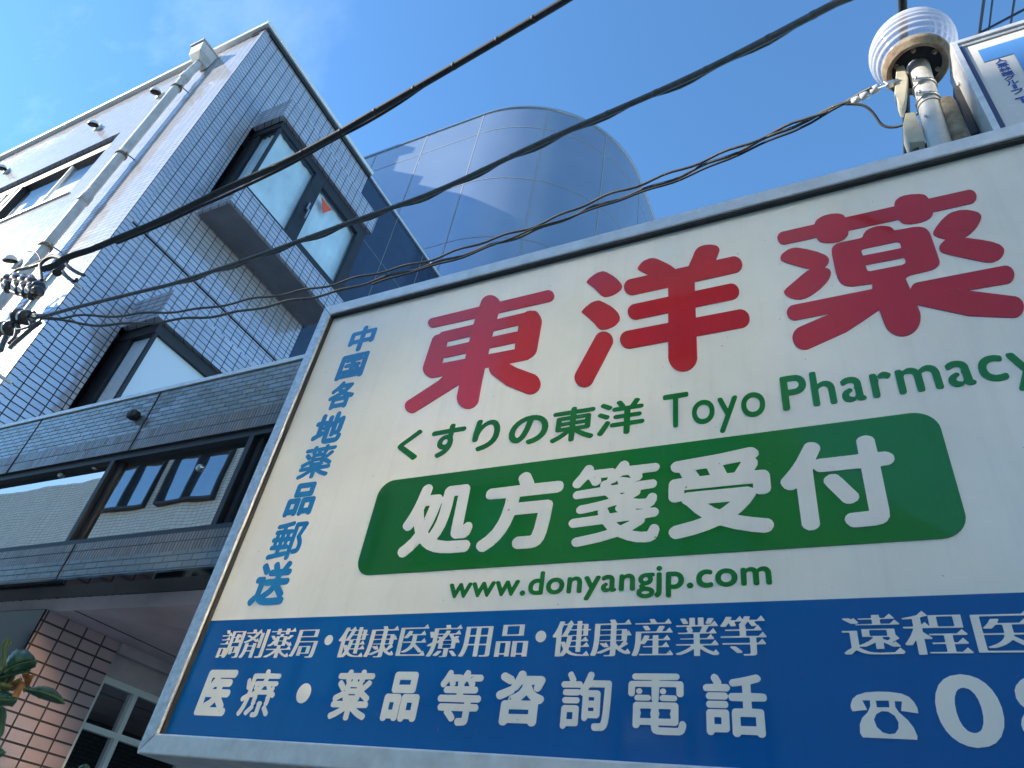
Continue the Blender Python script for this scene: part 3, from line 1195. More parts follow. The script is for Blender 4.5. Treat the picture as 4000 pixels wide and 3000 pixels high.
# blue band along the bottom
zb = .5 * (S(827, 2415)[1] + S(4000, 2320)[1]) - .003
MB().box(IX0 + .0062, SX1 - .049, YS - .0020, YS - .0002, IZ0 + .001, zb).build('blue_band', M['sign_blue'], ps)
# green plate with round corners
K6 = zm(1350, 1600, 1000 / 2212)
K7 = zm(3200, 1500, 800 / 1896)
K8 = zm(2300, 1600, 1000 / 2212)
gx0, gx1 = S(*K6(92, 1380))[0], S(*K7(1388, 1330))[0]
gz1 = .5 * (S(*K6(420, 597))[1] + S(*K7(900, 289))[1])
gz0 = .5 * (S(*K6(200, 1415))[1] + S(*K7(1180, 1458))[1])
rr_ = .048
lp = []
for (cx_, cz_, a0) in ((gx1 - rr_, gz1 - rr_, 0), (gx0 + rr_, gz1 - rr_, 90), (gx0 + rr_, gz0 + rr_, 180), (gx1 - rr_, gz0 + rr_, 270)):
    for i in range(9):
        a = math.radians(a0 + 90 * i / 8)
        lp.append((cx_ + rr_ * math.cos(a), cz_ + rr_ * math.sin(a)))
m = MB()
fill_loops(m, [lp], to_sign(.0002), (0, -.0018, 0))
m.build('green_plate', M['sign_green'], ps)


def letter(m, ch, box, lift, grow, wide=0.0, vertical_fit=True, thick=.0012, yy=None):
    """fit one thickened glyph into an ink box (x0, x1, z0, z1) on the sign"""
    lps, a, b, c, d = glyph_loops(ch, grow, wide)
    x0, x1, z0, z1 = box
    fx = (x1 - x0) / (b - a)
    fz = (z1 - z0) / (d - c)
    L = [[(x0 + (p[0] - a) * fx, z0 + (p[1] - c) * fz) for p in l] for l in lps]
    y = YS if yy is None else yy
    fill_loops(m, L, lambda x, z: (x, y - lift, z), (0, -thick, 0))


def bbox(zf, l, r, t, b, S_=None):
    """ink box on the sign from the extreme pixels of a letter in a zoomed view"""
    S_ = S_ or S
    f4 = [p if len(p) == 3 else (*p, zf) for p in (l, r, t, b)]
    P = [S_(*q[2](q[0], q[1])) for q in f4]
    return (P[0][0], P[1][0], P[3][1], P[2][1])


# --- vertical column of eight characters
KV = zm(900, 1200, 600 / 1659)
KW = zm(900, 1800, 600 / 1659)
m = MB()
col = [('中', KV, (1270, 415), (1590, 230), (1480, 200), (1375, 477)),
       ('国', KV, (1120, 795), (1510, 482), (1495, 472), (1130, 803)),
       ('各', KV, (1018, 1112), (1378, 815), (1200, 808), (1022, 1123)),
       ('地', KV, (856, 1470), (1270, 1165), (1205, 1122), (1030, 1475)),
       ('薬', KV, (705, 205, KW), (1158, 1490), (1080, 1478), (710, 214, KW)),
       ('品', KW, (562, 600), (988, 225), (978, 217), (575, 614)),
       ('郵', KW, (380, 1055), (862, 645), (850, 637), (603, 1072)),
       ('送', KW, (176, 1560), (690, 1165), (665, 1080), (190, 1570))]
for ch, zf, l, r, t, b in col:
    letter(m, ch, bbox(zf, l, r, t, b), .0003, .042 if ch not in '郵薬' else .024)
m.build('lettering', M['sign_sky'], ps)

# --- hiragana line
KB = zm(2300, 1600, 1000 / 2212)
m = MB()
ln = [('く', K6, (450, 330), (677, 180), (660, 172), (585, 435)),
      ('す', K6, (748, 215), (1045, 160), (945, 122), (785, 420)),
      ('り', K6, (1100, 240), (1355, 80), (1335, 63), (1160, 360)),
      ('の', K6, (1410, 230), (1755, 130), (1680, 40), (1600, 298)),
      ('東', K6, (1768, 265), (2142, 215), (1990, -25), (1950, 277)),
      ('洋', KB, (65, 220), (482, 80), (390, -95), (330, 210))]
for ch, zf, l, r, t, b in ln:
    letter(m, ch, bbox(zf, l, r, t, b), .0003, .028 if ch not in '東洋' else .022)
m.build('lettering', M['sign_green'], ps)

# --- Latin lines: fit each word's ink box, letters keep their natural advance
ADV = {}


def advance(ch):
    if ch not in ADV:
        FONT.body = ch + 'l'
        COL.objects.link(FONT_OB)
        bpy.context.view_layer.update()
        dg = bpy.context.evaluated_depsgraph_get()
        me = bpy.data.meshes.new_from_object(FONT_OB.evaluated_get(dg))
        r1 = max(v.co.x for v in me.vertices)
        bpy.data.meshes.remove(me)
        FONT.body = 'l'
        bpy.context.view_layer.update()
        dg = bpy.context.evaluated_depsgraph_get()
        me = bpy.data.meshes.new_from_object(FONT_OB.evaluated_get(dg))
        r2 = max(v.co.x for v in me.vertices)
        bpy.data.meshes.remove(me)
        COL.objects.unlink(FONT_OB)
        ADV[ch] = r1 - r2
    return ADV[ch]


def word(m, text, fit, x0, x1, zbase, ztop, ref, lift, grow, track=0.0):
    """set text so that its first `fit` letters span x0..x1 and the letter `ref` reaches from zbase to ztop"""
    pen, pos = 0.0, []
    for ch in text:
        pos.append(pen)
        pen += advance(ch) + track
    _, a0, _, _, _ = glyph_loops(text[0], grow)
    _, _, b1, _, _ = glyph_loops(text[fit - 1], grow)
    fx = (x1 - x0) / (pos[fit - 1] + b1 - a0)
    _, _, _, rc, rd = glyph_loops(ref, grow)
    fz = (ztop - zbase) / (rd - rc)
    for ch, p in zip(text, pos):
        lps, a, b, c, d = glyph_loops(ch, grow)
        bx = (x0 + (p + a - a0) * fx, x0 + (p + b - a0) * fx, zbase + (c - rc) * fz, zbase + (d - rc) * fz)
        letter(m, ch, bx, lift, grow)


m = MB()
ty = S(1432 * 4000 / 2212, 856 * 4000 / 2212)
word(m, 'Toyo', 4, ty[0], S(*Z6(616, 1545))[0], S(*Z6(70, 1690))[1], S(*Z6(60, 1482))[1], 'T', .0003, .008, .03)
word(m, 'Pharmacy', 7, S(*Z6(704, 1400))[0], S(*Z6(2112, 1350))[0], S(*Z6(745, 1587))[1], S(*Z6(800, 1366))[1], 'P', .0003, .016, .03)
m.build('lettering', M['sign_green'], ps)
m = MB()
word(m, 'www.donyangjp.com', 17, S(*K6(903, 1520))[0], S(*KB(1588, 1525))[0], S(*K6(1575, 1605))[1], S(*K6(1595, 1405))[1], 'd', .0003, .022, .02)
m.build('lettering', M['sign_green'], ps)

# --- white characters on the green plate
m = MB()
ln = [('処', K6, (438, 1250), (1132, 905), (690, 655), (480, 1283)),
      ('方', K6, (1132, 1190), (1890, 640), (1570, 545), (1180, 1235)),
      ('箋', K6, (1918, 1120), (615, 1030, KB), (2080, 488), (480, 1153, KB)),
      ('受', KB, (690, 1070), (1610, 1010), (1455, 324), (745, 1126)),
      ('付', KB, (1658, 640), (694, 680, K7), (420, 486, K7), (1910, 1053))]
for ch, zf, l, r, t, b in ln:
    letter(m, ch, bbox(zf, l, r, t, b), .0024, .040 if ch != '箋' else .022)
m.build('lettering', M['sign_white'], ps)

# --- white lines on the blue band
KL = zm(800, 2350, 1000 / 2212)
KM = zm(1700, 2350, 800 / 2212)
KN = zm(2300, 2300, 800 / 2212)
KO = zm(3200, 2300, 800 / 1896)
m = MB()


def spread(m, text, x0, x1, z0, z1, grow, wide):
    """equal cells across an ink box"""
    k = len(text)
    G = [glyph_loops(c, grow, wide) for c in text]
    pit = (k - 1) + G[-1][2] - G[0][1]
    f = (x1 - x0) / pit
    c0, d0 = min(q[3] for q in G), max(q[4] for q in G)
    fz = (z1 - z0) / (d0 - c0)
    for i, (ch, q) in enumerate(zip(text, G)):
        bx = (x0 + (i + q[1] - G[0][1]) * f, x0 + (i + q[2] - G[0][1]) * f, z0 + (q[3] - c0) * fz, z0 + (q[4] - c0) * fz)
        letter(m, ch, bx, .0024, grow, wide)


za, zc = S(*KN(1740, 728))[1], S(*KN(1705, 296))[1]
spread(m, '調剤薬局', S(*KL(97, 470))[0], S(*KL(1018, 235))[0], za, zc, -.018, .044)
spread(m, '健康医療用品', S(*KL(1128, 467))[0], S(*KM(1015, 400))[0], za, zc, -.018, .044)
spread(m, '健康産業等', S(*KM(1272, 410))[0], S(*KN(1922, 510))[0], za, zc, -.018, .044)
spread(m, '遠程医療', S(*KO(205, 400))[0], S(*KO(1810, 603))[0] + .145, za, zc, -.018, .044)


def disc(m, c, r, asp=1.0):
    lp = [(c[0] + r * math.cos(t), c[1] + r * asp * math.sin(t)) for t in np.linspace(0, 2 * math.pi, 28, endpoint=False)]
    fill_loops(m, [lp], to_sign(.0024), (0, -.0012, 0))


disc(m, S(*KL(1077, 336)), .0125)
disc(m, S(*KM(1147, 382)), .0125)
m.build('lettering', M['sign_white'], ps)
m = MB()
ln = [('医', Z3, (1200, 1325), (1482, 1065), (1480, 1056), (1210, 1335)),
      ('療', Z3, (1455, 1335), (1746, 1075), (1665, 1052), (1480, 1345)),
      ('薬', KL, (1064, 1005), (1483, 625), (1270, 592), (1215, 1030)),
      ('品', KL, (1517, 1015), (1906, 620), (1890, 611), (1530, 1035)),
      ('等', KM, (14, 1165), (541, 800), (165, 743), (310, 1348)),
      ('咨', KM, (660, 1050), (1205, 830), (935, 750), (900, 1350)),
      ('詢', KM, (1328, 1365), (1914, 900), (1660, 762), (1810, 1406)),
      ('電', KN, (430, 1175), (1053, 1110), (745, 920), (900, 1588)),
      ('話', KN, (1238, 1085), (1957, 1580), (1835, 928), (1850, 1617))]
for ch, zf, l, r, t, b in ln:
    letter(m, ch, bbox(zf, l, r, t, b), .0024, {'療': .020, '電': .022, '薬': .028, '詢': .024, '話': .028, '等': .030}.get(ch, .046))
disc(m, S(*Z3(1879, 1200)), .021, 1.1)
b0 = bbox(KO, (1060, 1010), (1726, 1240), (1310, 797), (1520, 1480))
letter(m, '0', b0, .0024, .024)
x8 = S(*KO(1780, 945))[0]
letter(m, '8', (x8, x8 + (b0[1] - b0[0]) * .98, b0[2], b0[3]), .0024, .024)
m.build('lettering', M['sign_white'], ps)
# telephone pictogram
tel = [(293, 1075), (310, 1025), (350, 990), (430, 965), (540, 957), (650, 960), (760, 975), (830, 1005), (880, 1055), (910, 1110), (918, 1158),
       (760, 1135), (767, 1048), (700, 1044), (705, 1100), (740, 1150), (820, 1220), (875, 1290), (910, 1370), (908, 1402), (405, 1380), (380, 1340),
       (378, 1260), (400, 1200), (450, 1150), (475, 1090), (470, 1038), (400, 1037), (445, 1125), (310, 1140), (295, 1110)]
hol = [(525, 1040), (645, 1040), (652, 1103), (535, 1103)]
dia = [(508, 1215), (530, 1165), (580, 1138), (640, 1142), (700, 1180), (735, 1240), (735, 1300), (705, 1345), (650, 1352), (590, 1335), (535, 1285)]
m = MB()
fill_loops(m, [[S(*KO(*p)) for p in q] for q in (tel, hol, dia)], to_sign(.0024), (0, -.0012, 0))
m.build('telephone_pictogram', M['sign_white'], ps)

# --- the three big red characters, drawn stroke by stroke


def strokes(zf, caps, polys=(), cuts=(), step=7.0):
    allp = [p for c in caps for p in c] + [(*p, 0) for q in polys for p in q]
    x0 = min(p[0] - p[2] for p in allp) - 20
    x1 = max(p[0] + p[2] for p in allp) + 20
    y0 = min(p[1] - p[2] for p in allp) - 20
    y1 = max(p[1] + p[2] for p in allp) + 20
    xs = np.arange(x0, x1, step)
    ys = np.arange(y0, y1, step)
    X, Y = np.meshgrid(xs, ys)
    F = np.full(X.shape, 1e9)

    def segs(q):
        return [(*q[i], *q[(i + 1) % len(q)]) for i in range(len(q))]

    for q in polys:
        F = np.minimum(F, poly_sdf(X, Y + .0137, segs(smooth_poly(q))))
    for q in cuts:
        F = np.maximum(F, -poly_sdf(X, Y + .0137, segs(q)))
    for c in caps:
        for (xa, ya, ra), (xb, yb, rb) in zip(c[:-1], c[1:]):
            dx, dy = xb - xa, yb - ya
            t = np.clip(((X - xa) * dx + (Y - ya) * dy) / (dx * dx + dy * dy), 0, 1)
            F = np.minimum(F, np.hypot(X - xa - t * dx, Y - ya - t * dy) - (ra + t * (rb - ra)))
    L = [simplify(l, 1.2) for l in contours(F, xs, ys)]
    return [[S(*zf(*p)) for p in l] for l in L]


def smooth_poly(q):
    """round the corners of a hand-traced outline once (Chaikin), keeping marked sharp points"""
    out = []
    k = len(q)
    for i in range(k):
        a, b = q[i], q[(i + 1) % k]
        out += [(a[0] * .8 + b[0] * .2, a[1] * .8 + b[1] * .2), (a[0] * .2 + b[0] * .8, a[1] * .2 + b[1] * .8)]
    return out


m = MB()
ZA = zm(1550, 1000, 700 / 1659)
east = [[(335, 622, 45), (1405, 373, 55)],
        [(868, 457, 93), (797, 690, 98), (700, 1110, 100), (660, 1315, 103)],
        [(396, 800, 73), (325, 1045, 82)],
        [(440, 752, 51), (1270, 560, 51)],
        [(450, 897, 48), (1110, 753, 51)],
        [(325, 1073, 59), (1190, 908, 60)],
        [(1242, 610, 102), (1198, 850, 104)],
        [(600, 1078, 88), (420, 1215, 66), (140, 1393, 64)],
        [(940, 1040, 85), (1060, 1118, 94), (1235, 1186, 98)]]
fill_loops(m, strokes(ZA, east), to_sign(.0003), (0, -.0016, 0))
ZB = zm(2200, 900, 800 / 2212)
ocean = [[(440, 1195, 101), (228, 1592, 105)],
         [(745, 615, 88), (1845, 374, 91)],
         [(783, 882, 86), (1815, 665, 88)],
         [(712, 1183, 98), (1915, 957, 101)],
         [(1278, 565, 143), (1293, 1370, 157)]]
op = [[(248, 565), (285, 518), (360, 463), (430, 442), (475, 455), (560, 505), (625, 570), (642, 608), (628, 645), (560, 695), (500, 718), (445, 724), (410, 705), (385, 678), (340, 630), (290, 592)],
      [(194, 885), (240, 832), (310, 778), (385, 757), (432, 775), (530, 828), (595, 890), (616, 940), (608, 982), (560, 1035), (480, 1070), (415, 1078), (375, 1060), (340, 1010), (280, 955), (220, 905)],
      [(802, 425), (813, 393), (860, 336), (940, 302), (1000, 303), (1080, 338), (1170, 385), (1235, 440), (1240, 540), (960, 510), (870, 460)],
      [(1345, 410), (1390, 315), (1422, 228), (1458, 186), (1520, 161), (1600, 155), (1664, 168), (1692, 205), (1684, 240), (1640, 345), (1620, 440), (1380, 470)]]
fill_loops(m, strokes(ZB, ocean, op), to_sign(.0003), (0, -.0016, 0))
ZC = zm(3000, 650, 1000 / 2212)
herb = [[(138, 622, 57), (1742, 266, 61)],
        [(1055, 1050, 155), (1158, 1308, 163)],
        [(230, 1266, 67), (1000, 1112, 67)],
        [(1300, 1072, 67), (2050, 940, 80)],
        [(900, 1175, 92), (640, 1340, 100), (315, 1484, 103)],
        [(1330, 1112, 95), (1750, 1188, 108), (2120, 1218, 93)]]
hp = [[(396, 520), (415, 468), (470, 432), (540, 412), (612, 409), (655, 422), (672, 455), (698, 560), (693, 597), (662, 634), (600, 659), (520, 667), (456, 661), (426, 635), (411, 590)],
      [(1089, 340), (1100, 298), (1150, 261), (1230, 244), (1322, 241), (1364, 253), (1390, 285), (1429, 380), (1424, 422), (1392, 459), (1320, 489), (1230, 504), (1166, 498), (1136, 475), (1111, 420)],
      [(548, 745), (556, 698), (598, 666), (690, 646), (814, 622), (822, 593), (850, 555), (910, 526), (980, 514), (1054, 522), (1084, 543), (1092, 560), (1240, 529), (1312, 523), (1364, 537), (1400, 575), (1434, 680), (1487, 825), (1480, 855), (1442, 889), (1380, 909), (1205, 948), (1180, 1000), (900, 1016), (740, 1041), (676, 1039), (626, 1012), (596, 962), (565, 830)],
      [(106, 790), (122, 757), (180, 716), (240, 703), (322, 714), (432, 741), (504, 772), (531, 805), (524, 842), (484, 884), (430, 894), (360, 892), (250, 864), (150, 834), (111, 812)],
      [(350, 895), (470, 874), (534, 888), (549, 925), (524, 987), (452, 1064), (350, 1134), (270, 1156), (198, 1143), (146, 1112), (136, 1085), (158, 1056), (268, 962)],
      [(1424, 580), (1441, 543), (1497, 467), (1568, 406), (1650, 381), (1732, 378), (1814, 397), (1844, 425), (1844, 461), (1804, 532), (1742, 594), (1680, 628), (1540, 636), (1466, 617), (1431, 597)],
      [(1476, 715), (1487, 678), (1538, 631), (1680, 617), (1802, 631), (1922, 651), (2004, 677), (2042, 715), (2039, 762), (2002, 809), (1940, 834), (1880, 834), (1738, 804), (1578, 769), (1496, 747)]]
hc = [[(806, 735), (812, 722), (826, 716), (1105, 656), (1130, 657), (1142, 668), (1152, 710), (820, 775)],
      [(842, 855), (1178, 790), (1190, 825), (1182, 843), (1160, 855), (882, 910), (862, 907), (854, 895)]]
fill_loops(m, strokes(ZC, herb, hp, hc), to_sign(.0003), (0, -.0016, 0))
m.build('lettering', M['sign_red'], ps)

# ------------------------------------------------------------------ clinic sign
YC = 1.95
cs = thing('clinic_sign', 'smaller white box sign with pale blue logo bolted to the lamp post', 'sign', (.7, YC, 3.4))
tl = onY(*Z5(1490, 418), YC)
cx0, cz1 = tl[0], tl[2] - .02
cx1, cz0 = 1.9, 3.45
ix0 = onY(*Z5(1570, 425), YC)[0] + .0
m = MB()
m.box(cx0, cx0 + .012, YC, YC + .17, cz0, cz1)
m.box(cx0 + .0122, cx1, YC + .155, YC + .17, cz0, cz1)
m.box(cx0 + .0122, cx1, YC, YC + .1548, cz1 - .012, cz1)
m.box(cx0 + .0122, cx1, YC, YC + .1548, cz0, cz0 + .012)
m.build('sign_box', M['alu'], cs)
fw = .023
m = MB()
bar(m, (cx0, cz1), (cx1, cz1), (cx1 - fw, cz1 - fw), (cx0 + fw, cz1 - fw), YC - .014, YC - .0005)
bar(m, (cx0, cz0), (cx0, cz1 - .001), (cx0 + fw, cz1 - fw - .001), (cx0 + fw, cz0), YC - .0142, YC - .0005)
m.build('frame', M['alu'], cs, bevel=.002)
m = MB()
m.box(cx0 + fw + .0005, cx0 + fw + .019, YC - .006, YC - .001, cz0, cz1 - fw - .0205)
m.build('gasket', M['blue_plastic'], cs)
m = MB()
m.box(cx0 + fw + .0005, cx1 - fw, YC - .0055, YC - .001, cz1 - fw - .02, cz1 - fw - .0005)
m.build('gasket', M['alu_rough'], cs)
MB().box(cx0 + .03, cx1 - .03, YC + .001, YC + .006, cz0 + .02, cz1 - .03).build('sign_panel', M['clinic_white'], cs)


def SC_(px, py):
    p = onY(px, py, YC)
    return p[0], p[2]


lg = [SC_(*ZK3(425, 340)), SC_(*ZK3(525, 515)), SC_(*ZK3(958, 425)), SC_(*ZK3(1150, 720))]
zt_ = .5 * (lg[0][1] + SC_(*ZK3(1106, 190))[1])
zl_ = .5 * (lg[1][1] + lg[2][1])
xs_ = .5 * (lg[2][0] + SC_(*ZK3(1106, 640))[0])
xl_ = .5 * (lg[0][0] + lg[1][0])
xw_ = xs_ + .06
poly = [(xl_, zt_), (xw_ + .16, zt_), (xw_ + .16, zl_), (xw_, zl_), (xw_, cz0 + .1), (xs_, cz0 + .1), (xs_, zl_), (xl_, zl_)]
m = MB()
fill_loops(m, [poly], lambda x, z: (x, YC - .0006, z), (0, -.0012, 0))
m.build('logo', M['clinic_blue'], cs)
m = MB()
xa = SC_(*ZK3(770, 520))[0]
cw = .045
zq = zl_ - .006
for i, ch in enumerate('人恵林穂グル'):
    letter(m, ch, (xa - cw * .42, xa + cw * .42, zq - .029, zq), .0006, .016, yy=YC)
    zq -= .0335
letter(m, 'ー', (xa - .006, xa + .006, zq - .026, zq), .0006, .016, yy=YC)
zq -= .0335
letter(m, 'プ', (xa - cw * .42, xa + cw * .42, zq - .029, zq), .0006, .016, yy=YC)
zq -= .055
letter(m, 'T', (xa - .02, xa + .02, zq - .04, zq), .0006, .02, yy=YC)
m.build('lettering', M['clinic_ink'], cs)
# black bracket that ties it to the post
br_ = [onY(*Z5(*q), YC + .10) for q in ((1530, 825), (1655, 800), (1700, 985), (1690, 1050), (1790, 1260), (1685, 1300))]
MB().prism(br_, (0, .06, 0)).build('bracket', M['black_steel'], cs, bevel=.004)
b1 = onY(*Z5(1640, 790), YC + .08)
MB().lathe(b1, (-1, 0, 0), [(.0, .022), (.009, .022), (.009, 0), (.017, 0), (.017, -.006)], 12).build('bolt', M['rust'], cs)

# ------------------------------------------------------------------ lamp post
YP = 2.05
p_lo = Vector(tuple(onY(*Z5(1420, 1450), YP)))
p_hi = Vector(tuple(onY(*Z5(1195, 620), YP)))
ax = (p_hi - p_lo).normalized()
p_base = p_lo - ax * (p_lo.z / ax.z)
lpo = thing('lamp_post', 'grey steel lamp post with a clear ribbed globe and rusty base ring', 'lamp post', p_base)
RP = .0425
top = p_hi + ax * .0
pj = p_lo + ax * ((p_hi - p_lo).length * .47)
MB().tube([p_base, p_lo, pj, p_hi, top], RP, 28).build('post', M['galv'], lpo)
MB().lathe(pj, ax, [(RP + .004, 0), (RP + .004, .006), (RP, .008)], 28).build('post_collar', M['galv'], lpo)
for q, tl_ in (((1270, 850), 0), ((1340, 975), 0)):
    c = Vector(tuple(onY(*Z5(*q), YP)))
    h = (c - p_base).dot(ax)
    c = p_base + ax * h
    b = MB().lathe(c, ax, [(RP + .001, -.006), (RP + .0055, -.006), (RP + .0055, .012), (RP + .001, .012)], 28)
    b.obox(c + Vector((-.022, -RP - .008, .004)), (1, .3, 0), (-.3, 1, 0), (0, 0, 1), .022, .006, .008)
    b.lathe(c + Vector((-.03, -RP - .018, .004)), (0, -1, 0), [(0, .006), (.006, .006), (.006, 0)], 10)
    b.build('strap_band', M['steel'], lpo)
# globe base and globe
side = Vector((1, 0, 0))
cb = p_hi - ax * .038 + Vector((-.008, 0, 0))
MB().lathe(cb, ax, [(RP + .001, .018), (.098, .018), (.108, .006), (.120, -.004), (.125, .0), (.125, .016), (.137, .026), (.139, .050), (.126, .056), (.124, .022), (RP, .022)], 48).build('base_ring', M['rust'], lpo)
MB().lathe(cb, ax, [(RP + .0005, .0165), (.104, .0165), (.104, .0172), (RP, .0175)], 40).build('base_plate', M['dark_hole'], lpo)
_u = ax.cross(Vector((0, 1, 0))).normalized()
_w = ax.cross(_u)
for k in range(6):
    a_ = k * math.pi / 3 + .4
    bc = cb + (_u * math.cos(a_) + _w * math.sin(a_)) * .088
    MB().lathe(bc + ax * .016, -ax, [(.0, .012), (.007, .012), (.0075, .0), (.012, 0), (.012, -.003)], 6, False).build('base_bolt', M['rust'], lpo)
for hh in (-.13, -.42):
    MB().lathe(cb + ax * hh + Vector((-.02, -RP * .9, 0)), (-.2, -1, 0), [(0, .008), (.006, .007), (.006, 0)], 6, False).build('set_screw', M['steel'], lpo)
prof = []
Rg = .178
for i in range(90):
    t = i / 89
    a = -.80 + t * (math.pi / 2 + .80)
    r = Rg * math.cos(a)
    h = .162 + .186 * math.sin(a) * (.86 if a < 0 else 1.0)
    rib = .0030 * math.sin(i * 2 * math.pi / 7.0) if i < 66 else 0
    prof.append((max(.0005, r + rib * math.cos(a)), h + rib * math.sin(a)))
MB().lathe(cb, ax, prof, 64).build('globe', M['globe'], lpo)
MB().lathe(cb, ax, [(.0, .06), (.04, .06), (.045, .10), (.045, .16), (.03, .19), (.0, .20)], 24).build('lamp_holder', M['white_metal'], lpo)


def plate(name, pts, y, dy, mat):
    q = [onY(*Z5(*p), y) for p in pts]
    return MB().prism(q, (0, dy, 0)).build(name, mat, lpo, bevel=.004)


plate('bracket_plate', [(992, 590), (1045, 578), (1100, 742), (1095, 800), (1075, 960), (1050, 1040), (1020, 1030), (968, 880), (975, 790)], YP - .03, .05, M['beige'])
plate('junction_box', [(1072, 1085), (1165, 1070), (1245, 1240), (1262, 1355), (1110, 1368), (1075, 1270), (1048, 1200)], YP - .01, .10, M['beige'])
c = onY(*Z5(935, 805), YP - .03)
MB().obox(c, (1, 0, 0), (0, 1, 0), (0, 0, 1), .014, .012, .012).tube([c, onY(*Z5(1000, 770), YP - .03)], .010, 10).tube([c + np.array([-.012, 0, .002]), c + np.array([-.02, 0, .03])], .006, 8).build('wire_clamp', M['steel'], lpo, bevel=.002)
# second stub pipe beside the post, rusty on top
s_hi = Vector(tuple(onY(*Z5(1455, 1000), YP + .0)))
s_lo = Vector(tuple(onY(*Z5(1640, 1420), YP + .0)))
sx_ = (s_hi - s_lo).normalized()
rs = .036
pr = [(0, .0)]
b = MB().tube([s_lo - ax * 3.5, s_lo, s_hi], rs, 24)
b.lathe(s_hi, ax, [(rs * math.cos(t), rs * .55 * math.sin(t)) for t in np.linspace(0, math.pi / 2, 7)], 24)
b.build('stub_pipe', M['rust'], lpo)
c = onY(*Z5(1215, 1450), YP + .06)
MB().lathe(c, (0, 0, 1), [(0, .0), (.012, .0), (.012, .05), (.008, .055), (.008, .085), (.014, .088), (.014, .13), (0, .13)], 16).build('insulator_pin', M['black_rubber'], lpo)
MB().lathe(c + np.array([0, 0, -.03]), (0, 0, 1), [(.0, 0), (.045, 0), (.045, .02), (.0, .02)], 24).build('insulator_foot', M['cable_grey'], lpo)

# ------------------------------------------------------------------ cables


def resample(P, step):
    P = [Vector(tuple(map(float, p))) for p in P]
    # Catmull-Rom
    out = []
    for i in range(len(P) - 1):
        p0, p1, p2, p3 = P[max(0, i - 1)], P[i], P[i + 1], P[min(len(P) - 1, i + 2)]
        k = max(2, int((p2 - p1).length / step))
        for j in range(k):
            t = j / k
            out.append(.5 * ((2 * p1) + (-p0 + p2) * t + (2 * p0 - 5 * p1 + 4 * p2 - p3) * t * t + (-p0 + 3 * p1 - 3 * p2 + p3) * t ** 3))
    out.append(P[-1])
    return out


def cable(name, pxs, d0, d1, r, label, mat, rings=0, wig=0.0, group=None, phase=0.0, mate=None, step=.05):
    n_ = len(pxs)
    L = [0]
    for i in range(1, n_):
        L.append(L[-1] + math.hypot(pxs[i][0] - pxs[i - 1][0], pxs[i][1] - pxs[i - 1][1]))
    P = [atD(*p, 1 / ((1 / d0) + (1 / d1 - 1 / d0) * l / L[-1])) for p, l in zip(pxs, L)]
    P = resample(P, step)
    if wig:
        Q = []
        s = 0
        for i, p in enumerate(P):
            if i:
                s += (p - P[i - 1]).length
            t = (P[min(i + 1, len(P) - 1)] - P[max(i - 1, 0)]).normalized()
            u = t.cross(Vector((0, 0, 1))).normalized()
            w_ = t.cross(u)
            a = s * 2 * math.pi / .34 + phase
            Q.append(p + (u * math.cos(a) + w_ * math.sin(a)) * wig + Vector((0, 0, .004 * math.sin(s * 9 + phase * 3))))
        P = Q
    org = P[0]
    m = MB().tube(P, r, 10)
    if rings:
        k = m
        s = 0
        nx_ = .1
        for i in range(1, len(P) - 1):
            s += (P[i] - P[i - 1]).length
            if s > nx_:
                nx_ += rings * random.uniform(.85, 1.15)
                t = (P[i + 1] - P[i - 1]).normalized()
                k.lathe(P[i], t, [(r, -.010), (r * 1.09, -.008), (r * 1.09, .008), (r, .010)], 10)
    o = m.build(name, mat, None, origin=org)
    tag(o, label, 'cable', group)
    return o


GC = 'overhead cables crossing in front of the buildings'
c1 = [(165, 1052), (215, 1036), (247, 1013), (300, 992), (354, 976), (456, 933), (627, 861), (873, 742), (1114, 633), (1300, 534), (1400, 475), (1692, 306), (2197, 8), (2330, -80)]
cable('overhead_cable', c1, 5.45, 4.1, .0200, 'thick black lashed cable, uppermost, rising over the bay window to the top edge', M['black_rubber'], .30, group=GC)
c1b = [(456, 950), (627, 880), (780, 808), (873, 767), (1114, 652), (1300, 548), (1430, 480), (1560, 402), (1705, 303), (1900, 190), (2215, 4), (2340, -75)]
cable('overhead_cable', c1b, 5.3, 4.12, .010, 'thin black wire hanging just under the thick lashed cable', M['black_rubber'], 0, group=GC)
c2 = [(150, 1238), (200, 1228), (304, 1199), (570, 1134), (700, 1101), (1025, 993), (1350, 875), (1705, 746), (2123, 553), (2700, 300), (3273, 8), (3420, -70)]
cable('overhead_cable', c2, 5.3, 2.25, .0110, 'middle dark cable with lashings, running from the tiled corner to the top right', M['cable_grey'], .22, group=GC)
c2b = [(x, y + 9) for (x, y) in c2[4:]]
cable('overhead_cable', c2b, 4.7, 2.25, .008, 'slim wire bound beneath the middle cable', M['cable_grey'], 0, wig=.006, group=GC)
c3 = [(146, 1236), (232, 1242), (298, 1234), (450, 1232), (538, 1228), (759, 1210), (917, 1181), (1152, 1141), (1350, 1097), (1654, 1021), (1870, 952), (2123, 869), (2363, 768), (2700, 648), (3100, 484), (3295, 407), (3405, 344)]
cable('service_cable', c3, 5.3, 3.95, .0075, 'upper twisted service wire ending at the lamp post', M['cable_grey'], 0, wig=.007, group=GC, phase=.5)
c3 = [(146, 1238), (275, 1260), (371, 1267), (475, 1266), (633, 1258), (759, 1242), (899, 1224), (1098, 1185), (1290, 1144), (1382, 1120), (1743, 1015), (2009, 930), (2351, 800), (2700, 671), (3100, 492), (3328, 395), (3342, 388)]
cable('service_cable', c3, 5.3, 3.98, .0085, 'middle twisted service wire drooping lowest at its left end', M['cable_grey'], 0, wig=.007, group=GC, phase=2.4)
